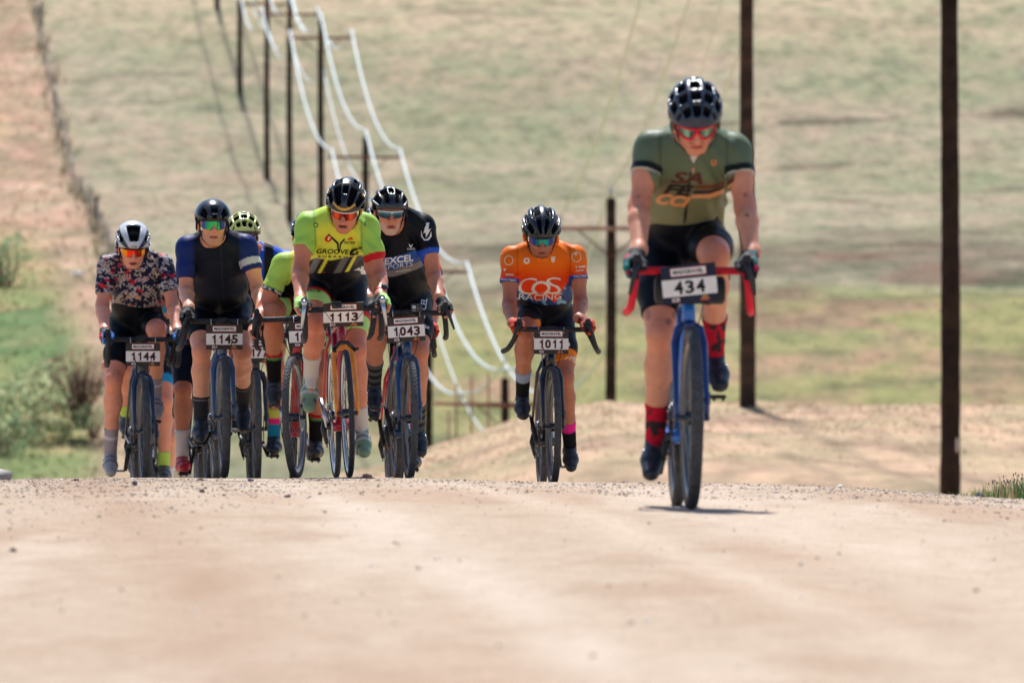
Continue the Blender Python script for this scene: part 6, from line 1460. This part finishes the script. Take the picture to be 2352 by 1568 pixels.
R_.append(dict(num='1144', D=52.7, cx=331, yaw=5.4, roll=0, z=1127, bike=dict(frame=(52, 62, 76), fork=(34, 58, 92), zb=0.925, hw=0.219, flare=0.0, drop=0.15, lever_out=0.0, computer=0.0, ctext="wahoo", hood=(26, 28, 34), tw=0.046, fat=1.1, pdx=0.0, label="grey and blue gravel bicycle with number 1144 at the far left", bottle=(226, 224, 222)),
  px=dict(sh=[(247, 606), (375, 606)], el=[(235, 702), (397, 700)], wr=[(241, 756), (407, 758)], kn=[(261, 872), (361, 760)], an=[(254, 1038), (357, 906)], to=[(254, 1086), (363, 958)], gl=(307, 583), hem=(302, 716)),
  any=(0.72, 0.71), toy=(0.55, 0.53), head=(23, 0, 0), hs=1.05, gly=0.16, sleeve=(0.74, 0.70), short=(0.78, 0.78), sock=(0.66, 0.70), label="leftmost rider in navy jersey printed with red and white floral sketches",
  jersey=j1144, shorts=s1144, socks=k1144, shoe=((168, 166, 172), (90, 88, 88), (120, 120, 128)), dial=(70, 72, 78), glove=g1144, skin=(216, 150, 126), mouth=0.0075,
  helmet=('panel', h1144), helmtext=("LAZER", 0, 0.052, 0.038, 0.008, (30, 34, 44)), glasses=dict(lensc=(250, 90, 20), framec=(60, 30, 30), big=1.05, lensf=lambda a, b: mixc(np.tile(lin(244, 52, 22), (len(a), 1)), lin(252, 160, 24), ss(0.45, 0.75, np.abs(a)))),
  prints=[dict(t="DOWNTN", at=(380, 598), s=(30, 6), c=(206, 204, 210), rot=-52), dict(t="HELL", at=(285, 637), s=(30, 9), c=(206, 190, 190), shear=0.2, rot=3), dict(t="Paradis", at=(324, 643), s=(34, 9), c=(206, 160, 170), shear=0.3, rot=-14)]))

# --- the riders half hidden behind them: same build, posed from the pedals up
def pose_generic(o, binfo):
    J = {}; E = np.array; bc, Mst, hw = binfo['bc'], binfo['Mst'], binfo['hw']; dx, dz = o.get('dx', 0), o.get('dz', 0)
    J['hd'] = []
    for s in (-1, 1):
        l = bc + [s * hw, -0.075, 0.016] if not o.get('drops') else bc + [s * (hw + 0.02), -0.07, -0.08]
        J['hd'].append(Mst[:3, :3] @ l + Mst[:3, 3])
    J['sh'] = [E([-0.185 + dx, 0.42, 1.40 + dz]), E([0.185 + dx, 0.42, 1.40 + dz])]
    J['wr'] = [J['hd'][i] + [s * 0.012, 0.080, 0.035 if not o.get('drops') else 0.03] for i, s in enumerate((-1, 1))]
    J['el'] = [ik(J['sh'][i], J['wr'][i], 0.29, 0.255, E([s * o.get('ew', 0.9), 0.15, -0.4])) for i, s in enumerate((-1, 1))]
    J['an'], J['to'], J['kn'] = [], [], []
    for i, s in enumerate((-1, 1)):
        a = math.radians(o['crank'] + (180 if i else 0)); pd = E([s * 0.125, 0.61 - 0.17 * math.sin(a), 0.275 + 0.17 * math.cos(a)]); tl = o.get('toe', 12) + 14 * math.cos(a); t = math.radians(tl)
        f = E([0, -math.cos(t), -math.sin(t)]); u = E([0, -math.sin(t), math.cos(t)]); A = pd - f * 0.095 + u * 0.116; J['an'].append(A); J['to'].append(A - E([0, 0, 0.065]) + f * 0.17)
        J['kn'].append(ik(E([s * 0.088, 0.79, 1.03]), A, 0.445, 0.44, E([s * 0.12, -1, 0.2])))
    J['Rh'] = head_frame(*o.get('head', (15, 0, 0))); J['hs'] = 1.0; J['O'] = E([dx + o.get('hx', 0), 0.27, 1.54 + dz]); J['hem'] = 1.10
    return J
def team_orange(P, vx, vy, arm, at): return mixc(mixc(np.tile(lin(244, 110, 24), (len(P), 1)), lin(34, 74, 132), (arm == 0) * ss(1.25, 1.22, P[:, 2])), lin(28, 70, 150), (arm != 0) * ss(0.84, 0.87, at))
def teal(P, vx, vy, arm, at): return mixc(mixc(np.tile(lin(34, 132, 178), (len(P), 1)), lin(226, 150, 92), (arm != 0) * ss(0.6, 0.63, at) * ss(0.8, 0.77, at)), lin(226, 150, 92), (arm == 0) * ss(1.24, 1.225, P[:, 2]) * ss(1.18, 1.195, P[:, 2]))
def k77(P, vx, vy, i, t): return mixc(mixc(np.tile(lin(206, 208, 84), (len(P), 1)), lin(240, 40, 130), ss(0.30, 0.33, t)), lin(26, 130, 160), ss(0.5, 0.53, t))
def vest(P, vx, vy, arm, at):
    C = np.tile(lin(30, 84, 196), (len(P), 1)); x = np.abs(P[:, 0]); C = mixc(C, lin(22, 24, 28), ss(0.055, 0.062, x) * ss(0.118, 0.112, x) * (arm == 0)); return mixc(C, lin(26, 28, 36), (arm == 0) * ss(1.30, 1.27, P[:, 2]))
def r8sock(P, vx, vy, i, t): return mixc(mixc(np.tile(lin(24, 24, 26), (len(P), 1)), lin(206, 40, 40), ss(0.12, 0.10, t)), lin(80, 150, 90), ss(0.11, 0.13, t) * ss(0.22, 0.20, t))
def r8jersey(P, vx, vy, arm, at):
    C = mixc(np.tile(lin(226, 226, 74), (len(P), 1)), lin(176, 214, 92), (arm != 0) * 1.0); C = mixc(C, lin(30, 40, 78), (arm != 0) * ss(0.86, 0.88, at)); return mixc(C, lin(226, 222, 216), (arm != 0) * ss(0.915, 0.925, at) * ss(0.965, 0.955, at))
def s77(P, vx, vy, side, t): return mixc(np.tile(lin(26, 30, 44), (len(P), 1)), lin(226, 166, 84), ss(0.86, 0.88, t) * (P[:, 2] < 1.0))
GB = dict(frame=(40, 42, 48), zb=0.93, hw=0.20)
def B(**k): d = dict(GB); d.update(k); return d
H_ = [
 dict(num='1177', D=52.2, cx=590, yaw=3.8, bike=B(num='1177', zb=0.925, hw=0.20, label="black bicycle with number ending 77 behind the navy jersey rider", fat=1.0), crank=-60, label="rider with lime helmet and blue jersey behind the navy jersey rider", dx=0.03, dz=0.0, hx=-0.10,
   jersey=vest, shorts=s77, socks=k77, shoe=((30, 36, 48), (40, 40, 44)), skin=(196, 128, 98), helmet=('round', plain_helmet((206, 212, 120), (24, 24, 26), (30, 30, 32))), glasses=dict(lensc=(40, 50, 60), framec=(30, 30, 34)), glove=gsolid((28, 28, 32)), prints=[]),
 dict(num='1050', D=48.8, cx=676, yaw=2.0, roll=1.5, drops=True, ew=0.15, bike=B(num='1050', frame=(190, 26, 36), fork=(40, 40, 44), zb=0.92, steer=-10, silver=True, rim=(150, 152, 156), label="red bicycle with its front wheel turned beside the number 1113 bicycle", drop=0.15, proll=0.0, pdx=0.07), crank=20, label="second yellow jersey rider, crouched low and half hidden behind the first one", dx=0.09, dz=-0.155, head=(24, 6, 4), hx=-0.045,
   jersey=r8jersey, shorts=s1113, socks=r8sock, shoe=((46, 50, 56), (52, 50, 50), (70, 74, 80)), skin=(190, 122, 92), helmet=('three', plain_helmet((30, 42, 66), (10, 12, 18))), glasses=dict(lensc=(40, 40, 50), framec=(30, 30, 34)), watch=(0, (40, 60, 72)), prints=[]),
 dict(num=None, D=52.4, cx=916, yaw=3.8, bike=B(frame=(206, 22, 36), label="bright red bicycle mostly hidden between the number 1113 and number 1043 bicycles", zb=0.95), crank=-15, label="rider in orange jersey almost hidden behind the black and blue jersey rider", dx=0.015, dz=0.06, hx=-0.11,
   jersey=team_orange, shorts=s1011, socks=k1011, shoe=((30, 34, 40), (40, 40, 40)), skin=(206, 136, 118), helmet=('round', plain_helmet((30, 36, 48), (14, 16, 20))), glasses=dict(lensc=(40, 50, 60), framec=(30, 30, 34)), glove=gsolid((200, 52, 40)), prints=[]),
 dict(num=None, D=56.0, cx=340, yaw=4.2, bike=B(frame=(30, 32, 38), label="black bicycle hidden behind the number 1144 bicycle", zb=0.93, hw=0.205), crank=-20, label="rider in teal and orange kit hidden behind the floral jersey rider", dx=0.04, dz=-0.05, hx=-0.10, ew=0.15, head=(30, 0, 0),
   jersey=teal, shorts=lambda P, vx, vy, s, t: mixc(np.tile(lin(30, 34, 44), (len(P), 1)), lin(34, 150, 206), ss(0.82, 0.85, t)), socks=lambda P, vx, vy, i, t: np.tile(lin(190, 226, 96), (len(P), 1)), shoe=((60, 62, 64), (48, 48, 48), (80, 82, 84)), skin=(214, 146, 120), helmet=('round', plain_helmet((60, 64, 70))), sock=(0.76, 0.76), prints=[]),
 dict(num=None, D=53.2, cx=478, yaw=5.2, bike=B(frame=(44, 46, 52), label="dark bicycle hidden behind the number 1145 bicycle"), crank=165, label="rider with white socks and red shoes hidden behind the navy jersey rider", dx=0.0, dz=-0.06,
   jersey=flat((40, 46, 60)), shorts=flat((26, 32, 48)), short=(0.95, 0.95), socks=lambda P, vx, vy, i, t: np.tile(lin(226, 222, 224), (len(P), 1)), sock=(0.58, 0.58), shoe=((200, 30, 48), (150, 24, 36)), skin=(196, 128, 100), helmet=('three', plain_helmet((36, 40, 48))), glove=gsolid((30, 30, 34)), prints=[]),
 dict(num=None, D=61.0, cx=352, yaw=3.8, bike=B(frame=(36, 38, 44), label="black bicycle at the back, only its drop bar showing between the two left riders", hw=0.215, drop=0.14), crank=60, label="rearmost rider in dark green shorts, arm showing between the two left riders", dx=0.0, dz=-0.02,
   jersey=flat((50, 92, 66)), shorts=flat((40, 86, 58)), socks=flat((226, 224, 222)), shoe=((60, 60, 64), (40, 40, 40)), skin=(214, 158, 136), helmet=('round', plain_helmet((40, 44, 50))), prints=[]),
]
import time as _t
for o in R_ + H_:
    t0 = _t.time()
    main = 'px' in o
    fr = Frame(o['cx'], o['D'], math.radians(o['yaw']), math.radians(o.get('roll', 0)), z=None)
    bo = dict(o['bike']); bo['steer'] = math.radians(bo.get('steer', 0.0))
    if o.get('num'): bo['num'] = o['num']
    bc = np.array([0, 0.148, bo.get('zb', 0.93)])
    # riding position first, then the pedals go under the shoes
    stub = dict(bc=bc, hw=bo.get('hw', 0.205)); sa = bo['steer']; crown = np.array([0, 0.172, bo.get('R', 0.35) + 0.359]); axd = np.array([0, 0.317, 0.948])
    K = np.array([[0, -axd[2], axd[1]], [axd[2], 0, -axd[0]], [-axd[1], axd[0], 0]]); RS = np.eye(3) + math.sin(sa) * K + (1 - math.cos(sa)) * K @ K
    stub['Mst'] = xform(RS, crown - RS @ crown)
    J = solve(o, fr, stub) if main else pose_generic(o, stub)
    pds = [pedal_of(J['an'][i], J['to'][i]) for i in (0, 1)]; bo['pedals'] = [p[0] for p in pds]; bo['ptl'] = [0, 0]
    o.setdefault('h', 0.0070 if main else 0.0125)
    bk, info = make_bike(bo); bk.matrix_world = fr.M
    make_person(o, fr, J, info)
    if main: print(o['num'], 'arm', [round(float(np.linalg.norm(J['sh'][i] - J['el'][i])), 2) for i in (0, 1)], [round(float(np.linalg.norm(J['wr'][i] - J['el'][i])), 2) for i in (0, 1)], 'shin', [round(float(np.linalg.norm(J['kn'][i] - J['an'][i])), 2) for i in (0, 1)], 'kn', J['kn'][0].round(2), J['kn'][1].round(2), 'pd', pds[0][0].round(2), pds[1][0].round(2), round(_t.time() - t0, 1))
bpy.context.view_layer.update()
